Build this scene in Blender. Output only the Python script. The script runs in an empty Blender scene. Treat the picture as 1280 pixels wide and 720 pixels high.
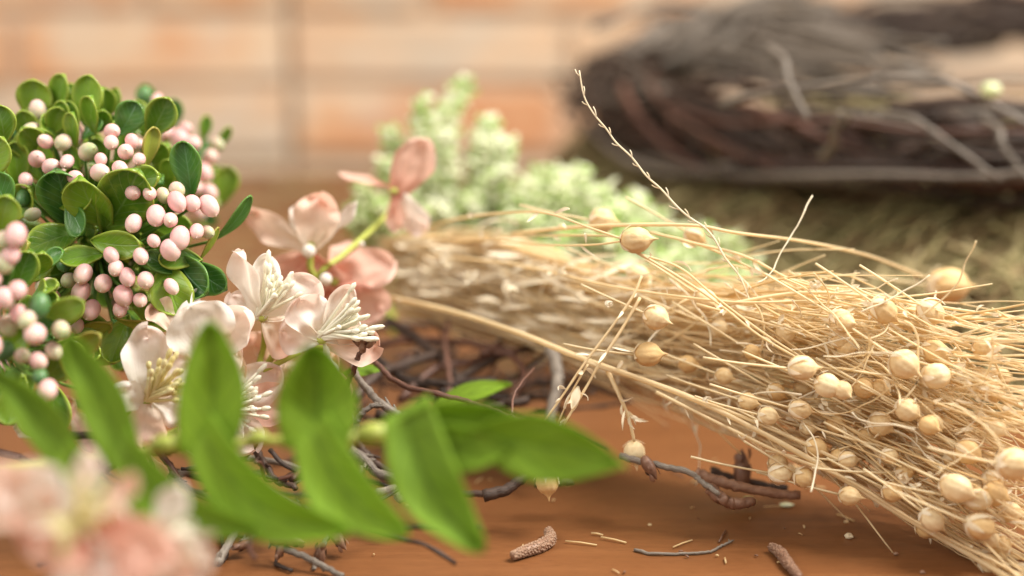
import bpy, math, random
from mathutils import Vector, Matrix, noise
C = bpy.context; S = C.scene; D = bpy.data
random.seed(7)
# one Blender unit is one centimetre (a close-up); unit scale says so
S.unit_settings.system = 'METRIC'; S.unit_settings.scale_length = 0.01
# ------------------------------------------------------------------ camera
CAM = Vector((0, 0, 16.4)); PITCH = math.radians(12.0); LENS = 50.0
FPX = 1280 * LENS / 36.0
cd = D.cameras.new('camera'); cam = D.objects.new('camera', cd); S.collection.objects.link(cam)
cam.location = CAM; cam.rotation_euler = (math.radians(90) - PITCH, 0, 0)
cd.lens = LENS; cd.sensor_width = 36; cd.clip_start = 1.0; cd.clip_end = 2000
cd.dof.use_dof = True; cd.dof.focus_distance = 42.4; cd.dof.aperture_fstop = 0.033
cd.dof.aperture_blades = 0
S.camera = cam
# ------------------------------------------------------------------ world + window lamp + added fill lamp
w = D.worlds.new('World'); S.world = w; w.use_nodes = True
bg = w.node_tree.nodes['Background']; bg.inputs[0].default_value = (1.0, 0.94, 0.84, 1); bg.inputs[1].default_value = 0.60
def area(name, loc, aim, size, power, col):
    l = D.lights.new(name, 'AREA'); l.shape = 'RECTANGLE'; l.size = size[0]; l.size_y = size[1]
    l.energy = power; l.color = col
    o = D.objects.new(name, l); S.collection.objects.link(o); o.location = loc
    o.rotation_euler = (Vector(aim) - Vector(loc)).to_track_quat('-Z', 'Y').to_euler()
    return o
area('window_lamp', (62, 42, 98), (5, 48, 4), (50, 50), 265000, (1.0, 0.96, 0.87))
area('side_fill_lamp', (-100, -10, 95), (0, 75, 5), (90, 70), 105000, (1.0, 0.95, 0.86))  # added fill from the upper left, brightens the camera-facing sides
S.view_settings.view_transform = 'Standard'; S.view_settings.look = 'None'
S.view_settings.exposure = 0.12; S.view_settings.gamma = 1.0
S.render.engine = 'CYCLES'; S.cycles.use_denoising = True
S.cycles.max_bounces = 9; S.cycles.transmission_bounces = 6; S.cycles.diffuse_bounces = 7; S.cycles.glossy_bounces = 3
# ------------------------------------------------------------------ view frame (for reading places off the photograph)
R_ = Vector((1, 0, 0)); F_ = Vector((0, math.cos(PITCH), -math.sin(PITCH))); U_ = Vector((0, math.sin(PITCH), math.cos(PITCH)))
def P(px, py, d):
    v = CAM + d * (F_ + R_ * ((px - 640) / FPX) - U_ * ((py - 360) / FPX))
    if v.z < 0.06: return PZ(px, py, 0.06)
    return v
def PZ(px, py, z):
    r = F_ + R_ * ((px - 640) / FPX) - U_ * ((py - 360) / FPX)
    return CAM + r * ((z - CAM.z) / r.z)
def rnd(a, b): return random.uniform(a, b)
# ------------------------------------------------------------------ mesh helpers
WM = {}
def link(o, M, parent=None):
    S.collection.objects.link(o)
    if parent is not None:
        o.parent = parent; o.matrix_parent_inverse = WM[parent.name].inverted()
    o.matrix_basis = M; WM[o.name] = M.copy(); return o
def thing(name, label, cat, loc, group=None, kind=None):
    o = D.objects.new(name, None); o.empty_display_size = 1
    link(o, Matrix.Translation(loc)); tag(o, label, cat, group, kind); return o
def tag(o, label=None, cat=None, group=None, kind=None):
    if label: o['label'] = label
    if cat: o['category'] = cat
    if group: o['group'] = group
    if kind: o['kind'] = kind
    return o
class MB:
    def __init__(s): s.v = []; s.f = []; s.m = []; s.uv = []
    def add(s, vs, fs, uv=None, mi=0):
        b = len(s.v); s.v += [Vector(a) for a in vs]; s.f += [tuple(i + b for i in f) for f in fs]
        s.m += [mi] * len(fs); s.uv += (uv if uv else [(0, 0)] * len(vs))
        return s
    def mesh(s, name, mats, org, smooth=True):
        me = D.meshes.new(name); me.from_pydata([v - org for v in s.v], [], s.f)
        for m in (mats if isinstance(mats, (list, tuple)) else [mats]): me.materials.append(m)
        me.polygons.foreach_set('material_index', s.m)
        me.polygons.foreach_set('use_smooth', [smooth] * len(s.f))
        ul = me.uv_layers.new(name='UVMap'); d = []
        for l in me.loops: d += s.uv[l.vertex_index]
        ul.data.foreach_set('uv', d); me.update(); return me
    def build(s, name, mats, parent=None, smooth=True, org=None):
        if org is None:
            org = Vector((0, 0, 0))
            for v in s.v: org += v
            org /= max(1, len(s.v))
        o = D.objects.new(name, s.mesh(name, mats, org, smooth))
        return link(o, Matrix.Translation(org), parent)
def spline(pts, n):
    out = []; k = len(pts) - 1
    P_ = [pts[0] * 2 - pts[1]] + list(pts) + [pts[-1] * 2 - pts[-2]]
    for i in range(k):
        a, b, c, d = P_[i:i + 4]
        for j in range(n):
            t = j / n; t2 = t * t; t3 = t2 * t
            out.append(0.5 * ((2 * b) + (c - a) * t + (2 * a - 5 * b + 4 * c - d) * t2 + (3 * b - a - 3 * c + d) * t3))
    out.append(pts[-1].copy()); return out
def tube(mb, pts, rad, sides=6, mi=0, lump=0.0):
    n = len(pts); vs = []; fs = []; uv = []
    up = Vector((0.3, 0.2, 1)).normalized(); L = 0
    for i, p in enumerate(pts):
        t = (pts[min(i + 1, n - 1)] - pts[max(i - 1, 0)])
        if t.length < 1e-6: t = Vector((1, 0, 0))
        t.normalize(); a = t.cross(up)
        if a.length < 0.05: a = t.cross(Vector((1, 0, 0)))
        a.normalize(); b = t.cross(a)
        r = rad(i / (n - 1)) if callable(rad) else rad
        if i: L += (p - pts[i - 1]).length
        for k in range(sides):
            th = 2 * math.pi * k / sides; rr = r * (1 + (rnd(-lump, lump) if lump else 0))
            vs.append(p + a * (rr * math.cos(th)) + b * (rr * math.sin(th))); uv.append((k / sides, L))
    for i in range(n - 1):
        for k in range(sides):
            k2 = (k + 1) % sides
            fs.append((i * sides + k, i * sides + k2, (i + 1) * sides + k2, (i + 1) * sides + k))
    fs.append(tuple(range(sides))[::-1]); fs.append(tuple((n - 1) * sides + k for k in range(sides)))
    mb.add(vs, fs, uv, mi)
def lathe(mb, prof, sides=12, M=Matrix.Identity(4), mi=0, rib=0.0, nr=5, jit=0.0):
    vs = []; fs = []; uv = []; n = len(prof)
    for i, (r, z) in enumerate(prof):
        for k in range(sides):
            th = 2 * math.pi * k / sides
            q = r * (1 + rib * abs(math.sin(nr * th / 2)) + rnd(-jit, jit)) if r > 0.02 else r
            vs.append(M @ Vector((q * math.cos(th), q * math.sin(th), z))); uv.append((k / sides, i / (n - 1)))
    for i in range(n - 1):
        for k in range(sides):
            k2 = (k + 1) % sides
            fs.append((i * sides + k, i * sides + k2, (i + 1) * sides + k2, (i + 1) * sides + k))
    mb.add(vs, fs, uv, mi)
def orient(axis, loc, sc=1.0, roll=0.0):
    q = axis.normalized().to_track_quat('Z', 'Y')
    return Matrix.Translation(loc) @ q.to_matrix().to_4x4() @ Matrix.Rotation(roll, 4, 'Z') @ Matrix.Diagonal((sc, sc, sc, 1))
def p_obo(v): return max(0.0, math.sin(math.pi * min(1, v ** 1.25))) ** 0.55 * (0.62 + 0.38 * v)
def p_broad(v): return (0.80 + 0.28 * math.sin(math.pi * min(1, v * 1.15))) * math.sqrt(max(0, 1 - v ** 3.6))
def p_lance(v): return max(0.0, math.sin(math.pi * v ** 0.85)) ** 0.85
def p_petal(v): return (0.16 + 0.84 * min(1, v * 1.45) ** 0.85) * math.sqrt(max(0, 1 - v ** 4.5))
def p_round(v): return (0.25 + 0.75 * min(1, v * 1.7) ** 0.8) * math.sqrt(max(0, 1 - v ** 3.2))
def blade(mb, base, tip, width, prof=p_petal, face=None, roll=0.0, cup=0.15, curl=0.1, bend=0.0, wave=0.0, notch=0.0, nu=10, nv=14, mi=0, fold=0.0, seed=0):
    """a leaf or petal from base to tip; face is the way its upper side looks, cup lifts its edges, curl arches it lengthwise"""
    A = tip - base; L = A.length; A = A / L
    N = (face or -F_); N = (N - A * N.dot(A)).normalized()
    N = Matrix.Rotation(roll, 3, A) @ N; B = A.cross(N)
    vs = []; fs = []; uv = []
    for j in range(nv + 1):
        s = j / nv; v = 1 - (1 - s) ** 1.5
        wd = width * 0.5 * prof(v)
        for i in range(nu + 1):
            u = -1 + 2 * i / nu
            h = cup * width * u * u * (0.3 + 0.7 * v) + curl * L * math.sin(math.pi * v * 0.9) - fold * width * (1 - abs(u)) * math.sin(math.pi * v)
            h += wave * width * (noise.noise(Vector((u * 1.6 + seed * 3.7, v * 3.2, seed))) * (0.3 + abs(u) * v)) * 1.6
            ln = v * (1 - notch * (1 - abs(u)) ** 1.5 * v ** 4) + wave * (0.22 * noise.noise(Vector((u * 4.5, seed * 1.7, 3.3))) + .12 * noise.noise(Vector((u * 11, seed, 8.3)))) * v ** 5
            vs.append(base + A * (L * ln) + B * (wd * u + bend * L * math.sin(math.pi * v)) + N * h)
            uv.append((u * 0.5 + 0.5, v))
    for j in range(nv):
        for i in range(nu):
            a = j * (nu + 1) + i; fs.append((a, a + 1, a + nu + 2, a + nu + 1))
    mb.add(vs, fs, uv, mi)
def solid(o, t):
    m = o.modifiers.new('thickness', 'SOLIDIFY'); m.thickness = t; m.offset = 0; return o
# ------------------------------------------------------------------ materials
def mat(name):
    m = D.materials.new(name); m.use_nodes = True; nt = m.node_tree
    return m, nt, nt.nodes['Principled BSDF']
def nd(nt, t, **k):
    n = nt.nodes.new(t)
    for a, b in k.items(): setattr(n, a, b)
    return n
def ramp(nt, fac, stops, interp='LINEAR'):
    r = nd(nt, 'ShaderNodeValToRGB'); r.color_ramp.interpolation = interp
    while len(r.color_ramp.elements) > 1: r.color_ramp.elements.remove(r.color_ramp.elements[0])
    r.color_ramp.elements[0].position = stops[0][0]; r.color_ramp.elements[0].color = (*stops[0][1], 1)
    for p, c in stops[1:]:
        e = r.color_ramp.elements.new(p); e.color = (*c, 1)
    if fac is not None: nt.links.new(fac, r.inputs[0])
    return r.outputs[0]
def noi(nt, vec, scale, detail=3, rough=0.55, dist=0.0):
    n = nd(nt, 'ShaderNodeTexNoise'); n.inputs['Scale'].default_value = scale; n.inputs['Detail'].default_value = detail
    n.inputs['Roughness'].default_value = rough; n.inputs['Distortion'].default_value = dist
    if vec is not None: nt.links.new(vec, n.inputs['Vector'])
    return n.outputs['Fac']
def geo(nt): return nd(nt, 'ShaderNodeNewGeometry').outputs['Position']
def tc(nt, k='Object'): return nd(nt, 'ShaderNodeTexCoord').outputs[k]
def mapping(nt, vec, scale=(1, 1, 1), rot=(0, 0, 0)):
    m = nd(nt, 'ShaderNodeMapping'); m.inputs['Scale'].default_value = scale; m.inputs['Rotation'].default_value = rot
    nt.links.new(vec, m.inputs['Vector']); return m.outputs[0]
def math_(nt, op, a, b=None, c=None):
    n = nd(nt, 'ShaderNodeMath', operation=op)
    for i, x in enumerate((a, b, c)):
        if x is None: continue
        if isinstance(x, (int, float)): n.inputs[i].default_value = x
        else: nt.links.new(x, n.inputs[i])
    return n.outputs[0]
def mix(nt, fac, a, b, mode='MIX'):
    n = nd(nt, 'ShaderNodeMix', data_type='RGBA', blend_type=mode)
    for i, x in ((0, fac), (6, a), (7, b)):
        if isinstance(x, (int, float)): n.inputs[i].default_value = x
        elif isinstance(x, tuple): n.inputs[i].default_value = (*x, 1)
        else: nt.links.new(x, n.inputs[i])
    return n.outputs[2]
def bump(nt, b, h, strength=0.3, dist=0.05):
    n = nd(nt, 'ShaderNodeBump'); n.inputs['Strength'].default_value = strength; n.inputs['Distance'].default_value = dist
    nt.links.new(h, n.inputs['Height']); nt.links.new(n.outputs[0], b.inputs['Normal'])
def thin(m, nt, b, col, amount, tint=None):
    """let some light through a leaf, petal or straw"""
    t = nd(nt, 'ShaderNodeBsdfTranslucent'); x = nd(nt, 'ShaderNodeMixShader'); x.inputs[0].default_value = amount
    if tint: col = mix(nt, 1.0, col, tint, 'MULTIPLY')
    if isinstance(col, tuple): t.inputs[0].default_value = (*col, 1)
    else: nt.links.new(col, t.inputs[0])
    nt.links.new(b.outputs[0], x.inputs[1]); nt.links.new(t.outputs[0], x.inputs[2])
    nt.links.new(x.outputs[0], nt.nodes['Material Output'].inputs[0])
def setcol(nt, b, c):
    if isinstance(c, tuple): b.inputs['Base Color'].default_value = (*c, 1)
    else: nt.links.new(c, b.inputs['Base Color'])
def orand(nt): return nd(nt, 'ShaderNodeObjectInfo').outputs['Random']

def m_wood():
    m, nt, b = mat('varnished_wood'); v = geo(nt)
    g = mapping(nt, v, (0.10, 2.6, 1), (0, 0, math.radians(9)))
    n1 = noi(nt, g, 1.0, 5, 0.6, 0.6); n2 = noi(nt, mapping(nt, v, (0.8, 17, 1), (0, 0, math.radians(9))), 1.0, 3, 0.6)
    big = noi(nt, v, 0.12, 2)
    c = ramp(nt, n1, [(0.25, (0.145, 0.053, 0.016)), (0.5, (0.185, 0.070, 0.023)), (0.75, (0.235, 0.095, 0.034))])
    c = mix(nt, math_(nt, 'MULTIPLY', n2, 0.75), c, (0.11, 0.036, 0.011))
    c = mix(nt, math_(nt, 'MULTIPLY', big, 0.35), c, (0.33, 0.14, 0.055))
    setcol(nt, b, c); b.inputs['Roughness'].default_value = 0.42
    b.inputs['Specular IOR Level'].default_value = 0.25
    n3 = noi(nt, mapping(nt, v, (1.6, 46, 1), (0, 0, math.radians(9))), 1.0, 2, 0.5)
    c = mix(nt, ramp(nt, n3, [(0.56, (0, 0, 0)), (0.68, (.7, .7, .7))]), c, (0.085, 0.028, 0.009)); setcol(nt, b, c)
    bump(nt, b, n3, 0.15, 0.02); return m
def m_brick(name, cols):
    m, nt, b = mat(name); v = geo(nt)
    n = noi(nt, v, 0.11, 5, 0.65); n2 = noi(nt, v, 0.17, 4, 0.55)
    r = orand(nt)
    c = ramp(nt, n, [(0.36, cols[0]), (0.5, cols[1]), (0.62, cols[2])])
    c = mix(nt, ramp(nt, n2, [(0.50, (0, 0, 0)), (0.70, (.75, .75, .75))]), c, (0.60, 0.50, 0.40))
    setcol(nt, b, c); b.inputs['Roughness'].default_value = 0.9; bump(nt, b, n2, 0.5, 0.4); return m
def m_leaf(name, lo, hi, edge, trans=0.25, rough=0.32, vein=(0.35, 0.5, 0.2), vs=0.35, freq=7.0, dark=False):
    m, nt, b = mat(name); uv = nd(nt, 'ShaderNodeUVMap').outputs[0]
    s = nd(nt, 'ShaderNodeSeparateXYZ'); nt.links.new(uv, s.inputs[0])
    u = math_(nt, 'ABSOLUTE', math_(nt, 'SUBTRACT', s.outputs[0], 0.5)); v = s.outputs[1]
    n = noi(nt, tc(nt), 0.9, 3); r = orand(nt)
    f = math_(nt, 'ADD', math_(nt, 'MULTIPLY', n, 0.6), math_(nt, 'MULTIPLY', r, 0.55))
    c = ramp(nt, f, [(0.2, lo), (0.85, hi)])
    c = mix(nt, ramp(nt, u, [(0.34, (0, 0, 0)), (0.5, (1, 1, 1))]), c, edge)
    c = mix(nt, ramp(nt, noi(nt, geo(nt), 1.1, 4, .7), [(0.52, (0, 0, 0)), (0.72, (.55, .55, .55))]), c, edge)
    mid = ramp(nt, u, [(0.0, (1, 1, 1)), (0.035, (0, 0, 0))])
    sv = math_(nt, 'SINE', math_(nt, 'MULTIPLY', math_(nt, 'SUBTRACT', v, math_(nt, 'MULTIPLY', u, 0.7)), freq * 6.283))
    side = ramp(nt, sv, [(0.9, (0, 0, 0)), (1.0, (0.7, 0.7, 0.7))])
    ve = math_(nt, 'MAXIMUM', nd(nt, 'ShaderNodeRGBToBW').outputs[0], 0.0)
    vv = mix(nt, 1.0, mid, side, 'LIGHTEN')
    c = mix(nt, math_(nt, 'MULTIPLY', vv, vs), c, vein)
    setcol(nt, b, c); b.inputs['Roughness'].default_value = rough
    h = math_(nt, 'SUBTRACT', math_(nt, 'MULTIPLY', n, 0.5), math_(nt, 'MULTIPLY', vv, 0.7))
    bump(nt, b, h, 0.45, 0.04)
    thin(m, nt, b, c, trans, (1.15, 1.25, 0.6)); return m
def m_petal(name, base, mid, tip, trans=0.4):
    m, nt, b = mat(name); uv = nd(nt, 'ShaderNodeUVMap').outputs[0]
    s = nd(nt, 'ShaderNodeSeparateXYZ'); nt.links.new(uv, s.inputs[0])
    n = noi(nt, tc(nt), 1.6, 3); st = noi(nt, mapping(nt, uv, (26, 1.6, 1)), 1.0, 3)
    f = math_(nt, 'ADD', s.outputs[1], math_(nt, 'MULTIPLY', math_(nt, 'SUBTRACT', n, 0.5), 0.5))
    c = ramp(nt, f, [(0.05, base), (0.5, mid), (0.95, tip)])
    c = mix(nt, math_(nt, 'MULTIPLY', st, 0.22), c, tip)
    setcol(nt, b, c); b.inputs['Roughness'].default_value = 0.85; b.inputs['Specular IOR Level'].default_value = 0.2
    bump(nt, b, math_(nt, 'ADD', st, noi(nt, tc(nt), 6, 3)), 0.6, 0.03); thin(m, nt, b, c, trans, (1.0, 0.95, 0.90)); return m
def m_plain(name, c1, c2, scale=3.0, rough=0.6, trans=0.0, bs=0.2, bd=0.02, stretch=None, sss=0.0, spec=0.5, rand=0.4):
    m, nt, b = mat(name); v = tc(nt)
    if stretch: v = mapping(nt, nd(nt, 'ShaderNodeUVMap').outputs[0], stretch)
    n = noi(nt, v, scale, 4); f = math_(nt, 'ADD', math_(nt, 'MULTIPLY', n, 1 - rand * 0.5), math_(nt, 'MULTIPLY', math_(nt, 'SUBTRACT', orand(nt), 0.35), rand))
    c = ramp(nt, f, [(0.25, c1), (0.75, c2)])
    setcol(nt, b, c); b.inputs['Roughness'].default_value = rough; b.inputs['Specular IOR Level'].default_value = spec
    if bs: bump(nt, b, n, bs, bd)
    if sss:
        b.inputs['Subsurface Weight'].default_value = sss; b.inputs['Subsurface Scale'].default_value = 0.15
        b.inputs['Subsurface Radius'].default_value = (1, 0.5, 0.3)
    if trans: thin(m, nt, b, c, trans)
    return m
def m_berry(name, top, mid, low):
    m, nt, b = mat(name); s = nd(nt, 'ShaderNodeSeparateXYZ'); nt.links.new(tc(nt), s.inputs[0])
    n = noi(nt, tc(nt), 1.5, 2)
    f = math_(nt, 'ADD', math_(nt, 'ADD', math_(nt, 'MULTIPLY', s.outputs[2], -0.30), 0.34), math_(nt, 'MULTIPLY', math_(nt, 'ADD', n, orand(nt)), 0.22))
    c = ramp(nt, f, [(0.02, low), (0.34, mid), (0.85, top)])
    setcol(nt, b, c); b.inputs['Roughness'].default_value = 0.42
    b.inputs['Subsurface Weight'].default_value = 0.25; b.inputs['Subsurface Scale'].default_value = 0.12
    bump(nt, b, noi(nt, tc(nt), 9, 2), 0.08, 0.05); return m
WOOD = m_wood()
BRICK = m_brick('faded_orange_brick', [(0.58, 0.28, 0.14), (0.64, 0.37, 0.21), (0.66, 0.49, 0.34)])
PALEBRICK = m_brick('whitewashed_brick', [(0.54, 0.44, 0.34), (0.62, 0.45, 0.31), (0.64, 0.40, 0.24)])
MORTAR = m_plain('grey_mortar', (0.50, 0.38, 0.27), (0.64, 0.52, 0.40), 0.4, 0.95, bs=0.5, bd=0.3)
BOX = m_leaf('boxwood_leaf_green', (0.060, 0.18, 0.012), (0.26, 0.44, 0.030), (0.36, 0.46, 0.06), 0.16, 0.30)
BOXD = m_leaf('deep_green_leaf', (0.030, 0.11, 0.018), (0.085, 0.25, 0.035), (0.14, 0.30, 0.05), 0.14, 0.28, vein=(0.2, 0.4, 0.2), vs=0.6)
BOXY = m_leaf('yellow_green_leaf', (0.24, 0.34, 0.03), (0.42, 0.44, 0.06), (0.45, 0.38, 0.08), 0.2, 0.4)
FERN = m_leaf('fresh_green_leaf', (0.17, 0.30, 0.014), (0.27, 0.44, 0.022), (0.23, 0.38, 0.018), 0.35, 0.75, vein=(0.04, 0.10, 0.008), vs=0.6, freq=5.0)
PBERRY = m_berry('pink_berry', (0.74, 0.38, 0.39), (0.78, 0.51, 0.48), (0.76, 0.61, 0.49))
GBERRY = m_berry('half_green_berry', (0.72, 0.48, 0.45), (0.50, 0.50, 0.30), (0.20, 0.33, 0.10))
DBERRY = m_berry('green_berry', (0.12, 0.25, 0.08), (0.06, 0.16, 0.05), (0.04, 0.12, 0.03))
STEMG = m_plain('green_stem', (0.09, 0.20, 0.03), (0.24, 0.40, 0.07), 2, 0.5)
STEMY = m_plain('yellow_green_stem', (0.36, 0.42, 0.06), (0.50, 0.52, 0.12), 2, 0.5)
PALEP = m_petal('pale_blush_petal', (0.92, 0.90, 0.80), (0.95, 0.91, 0.86), (0.95, 0.79, 0.73), 0.4)
WHITEP = m_petal('white_petal', (0.90, 0.86, 0.74), (0.93, 0.89, 0.83), (0.94, 0.89, 0.85), 0.35)
PEACHP = m_petal('peach_petal', (0.90, 0.80, 0.67), (0.92, 0.74, 0.62), (0.92, 0.63, 0.53), 0.35)
CORALP = m_petal('coral_petal', (0.70, 0.30, 0.22), (0.86, 0.55, 0.45), (0.90, 0.62, 0.53), 0.35)
CREAM = m_plain('cream_stamen', (0.86, 0.82, 0.64), (0.93, 0.91, 0.80), 4, 0.6, trans=0.15)
STRAW = m_plain('dry_straw', (0.84, 0.65, 0.36), (0.95, 0.84, 0.60), 1.2, 0.55, trans=0.42, stretch=(2, 1.5, 1), rand=0.6)
POD = m_plain('straw_seed_pod', (0.74, 0.50, 0.23), (0.92, 0.75, 0.47), 2.2, 0.62, trans=0.12, rand=0.6, bs=.5, bd=.05)
HUSK = m_plain('papery_husk', (0.88, 0.76, 0.54), (0.94, 0.87, 0.72), 2, 0.6, trans=0.3)
BARK = m_plain('brown_twig_bark', (0.028, 0.015, 0.010), (0.12, 0.068, 0.048), 1.3, 0.6, bs=0.7, bd=0.05, stretch=(3, 2.5, 1))
RBARK = m_plain('reddish_twig_bark', (0.08, 0.030, 0.019), (0.20, 0.095, 0.065), 1.3, 0.5, bs=0.5, bd=0.04, stretch=(3, 2.5, 1))
GBARK = m_plain('grey_twig_bark', (0.10, 0.078, 0.062), (0.31, 0.26, 0.215), 1.2, 0.6, bs=0.7, bd=0.05, stretch=(3, 2.5, 1))
BUD = m_plain('brown_bud_scale', (0.16, 0.075, 0.045), (0.34, 0.19, 0.12), 5, 0.5, bs=0.6, bd=0.05)
CATK = m_plain('brown_catkin_scale', (0.14, 0.060, 0.034), (0.42, 0.27, 0.18), 7, 0.7, bs=0.5, bd=0.04)
HAYG = m_plain('olive_hay', (0.19, 0.155, 0.055), (0.44, 0.38, 0.18), 2, 0.75)
HAYB = m_plain('brown_hay', (0.13, 0.08, 0.03), (0.28, 0.19, 0.085), 2, 0.8)
HAYT = m_plain('straw_coloured_hay', (0.36, 0.27, 0.12), (0.58, 0.50, 0.28), 2, 0.7)
FLOR = m_plain('pale_green_floret', (0.76, 0.82, 0.46), (0.96, 0.97, 0.80), 2.5, 0.6, trans=0.25)
FLOG = m_plain('fresh_floret_green', (0.34, 0.52, 0.10), (0.55, 0.70, 0.26), 2.5, 0.6, trans=0.25)
CUT = m_plain('pale_cut_wood', (0.55, 0.55, 0.22), (0.66, 0.66, 0.34), 3, 0.7)

# ------------------------------------------------------------------ table and wall
def box(mb, x0, x1, y0, y1, z0, z1, bev=0.0, jit=0.0, mi=0):
    b = bev; vs = []
    for x, y, z in ((x0, y0, z0), (x1, y0, z0), (x1, y1, z0), (x0, y1, z0), (x0, y0, z1), (x1, y0, z1), (x1, y1, z1), (x0, y1, z1)):
        vs.append((x + rnd(-jit, jit), y + rnd(-jit, jit) * 0.5, z + rnd(-jit, jit)))
    mb.add(vs, [(0, 3, 2, 1), (4, 5, 6, 7), (0, 1, 5, 4), (1, 2, 6, 5), (2, 3, 7, 6), (3, 0, 4, 7)], None, mi)
mb = MB(); box(mb, -90, 90, 6, 128.5, -3, 0); t = mb.build('table', WOOD, None, smooth=False, org=Vector((0, 60, -3)))
tag(t, 'varnished orange brown wooden table top carrying all the dried flowers', 'table')
wall = thing('brick_wall', 'faded orange brick wall with grey mortar standing behind the table', 'wall', (0, 133, -40))
mb = MB(); CX = CAM.x + (366 - 640) / FPX * 133.8; box(mb, CX - .5, CX + .5, 134.6, 136, -40, 110)
box(mb, -150, CX - .25, 133.6, 142, -40, 110); box(mb, CX + .25, 150, 133.62, 142, -40, 110); mb.build('mortar', MORTAR, wall, smooth=False)
WY = 132.6
def wp(px, py):
    r = F_ + R_ * ((px - 640) / FPX) - U_ * ((py - 360) / FPX); v = CAM + r * (WY / r.y); return v.x, v.z
zrow = [wp(640, y)[1] for y in (190, 101, 15)]
x370 = wp(366, 100)[0]
bm_ = MB(); rz = zrow[0] - 0.2; row = 0
H = zrow[1] - zrow[0]
for row in range(-4, 8):
    z0 = zrow[0] + row * H - 6.0 * 0.0; z1 = z0 + H - 1.3
    for k in range(-6, 7):
        off = 0 if row % 2 else 12.8
        a = x370 + 0.35 + k * 25.6 + (off if k >= 0 else -off); b_ = a + 24.2
        if k == 0 and off: box(bm_, x370 + 0.4, a - 1, WY + rnd(-.2, .2), 136, z0, z1, jit=0.15, mi=random.choice((0, 1)))
        if k == -1 and off: box(bm_, b_ + 1, x370 - 0.7, WY + rnd(-.2, .2), 136, z0, z1, jit=0.15, mi=random.choice((0, 1)))
        box(bm_, a, b_, WY + rnd(-.25, .25), 136, z0, z1, jit=0.3, mi=random.choice((0, 0, 1)))
o = bm_.build('bricks', [BRICK, PALEBRICK], wall, smooth=False)
m = o.modifiers.new('worn_edges', 'BEVEL'); m.width = 0.35; m.segments = 2
# ------------------------------------------------------------------ hay pile
hc = P(1130, 330, 78); HCX, HCY = 28.0, 79.0
def mound(x, y):
    dx = (x - HCX) / 29.5; dy = (y - HCY) / 27.0; r = math.sqrt(dx * dx + dy * dy); up = 3.6 * math.exp(-((x - 6) ** 2 + (y - 83) ** 2) / 45)
    if r > 1: return 0.0
    return (8.6 + up) * (1 - r ** 6) * (0.9 + 0.25 * noise.noise(Vector((x * 0.12, y * 0.12, 1.0))))
hay = MB(); N = 60; vs = []; fs = []
for j in range(N + 1):
    for i in range(N + 1):
        a = 2 * math.pi * i / N; r = (j / N) * 0.99; x = HCX + 29.5 * r * math.cos(a); y = HCY + 27 * r * math.sin(a)
        vs.append((x, y, max(0.02, mound(x, y) - 0.5 + 0.5 * noise.noise(Vector((x * 0.5, y * 0.5, 0))))))
for j in range(N):
    for i in range(N):
        fs.append((j * (N + 1) + i, j * (N + 1) + i + 1, (j + 1) * (N + 1) + i + 1, (j + 1) * (N + 1) + i))
hay.add(vs, fs, None, 0)
for i in range(9500):
    r = math.sqrt(random.random()) * 1.03; a = rnd(0, 2 * math.pi)
    x = HCX + 29.5 * r * math.cos(a); y = HCY + 27 * r * math.sin(a)
    L = rnd(2, 8); th = rnd(-0.7, 0.7) if random.random() < 0.75 else rnd(0, math.pi); n = 5; pts = []
    bow = rnd(-1, 1); lift = abs(random.gauss(0, 0.5))
    for k in range(n):
        s = k / (n - 1) - 0.5
        xx = x + math.cos(th) * L * s - math.sin(th) * bow * (s * s) * 3; yy = y + math.sin(th) * L * s + math.cos(th) * bow * s * s * 3
        pts.append(Vector((xx, yy, max(0.05, mound(xx, yy) + 0.1 + lift * (1 - 4 * s * s * rnd(0.6, 1))))))
    q = random.random()
    tube(hay, pts, rnd(0.035, 0.13), 3, 0 if q < 0.36 else (1 if q < 0.80 else 2))
for k in range(46):
    x = rnd(880, 1300); y = rnd(215, 350); q = CAM + 60 * (F_ + R_ * ((x - 640) / FPX) - U_ * ((y - 360) / FPX)); th = random.gauss(0, .8); L = rnd(2, 5)
    pts = []
    for m_ in range(4):
        u = m_ / 3 - .5; xx = q.x + math.cos(th) * L * u; yy = q.y - 2 + math.sin(th) * L * u * .5 + 0.8 * u * u; pts.append(Vector((xx, yy, max(.1, min(mound(xx, yy) + .5, q.z + 1.5) + math.sin(th) * L * u * .4 + rnd(-.2, .2)))))
    tube(hay, spline(pts, 4), lambda s_: rnd(.05, .11), 4, random.choice((1, 2, 2)))
o = hay.build('hay', [HAYB, HAYG, HAYT], None, org=Vector((HCX, HCY, 0)))
tag(o, 'heap of olive brown hay piled under the twig wreath', 'hay', kind='stuff')
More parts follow.
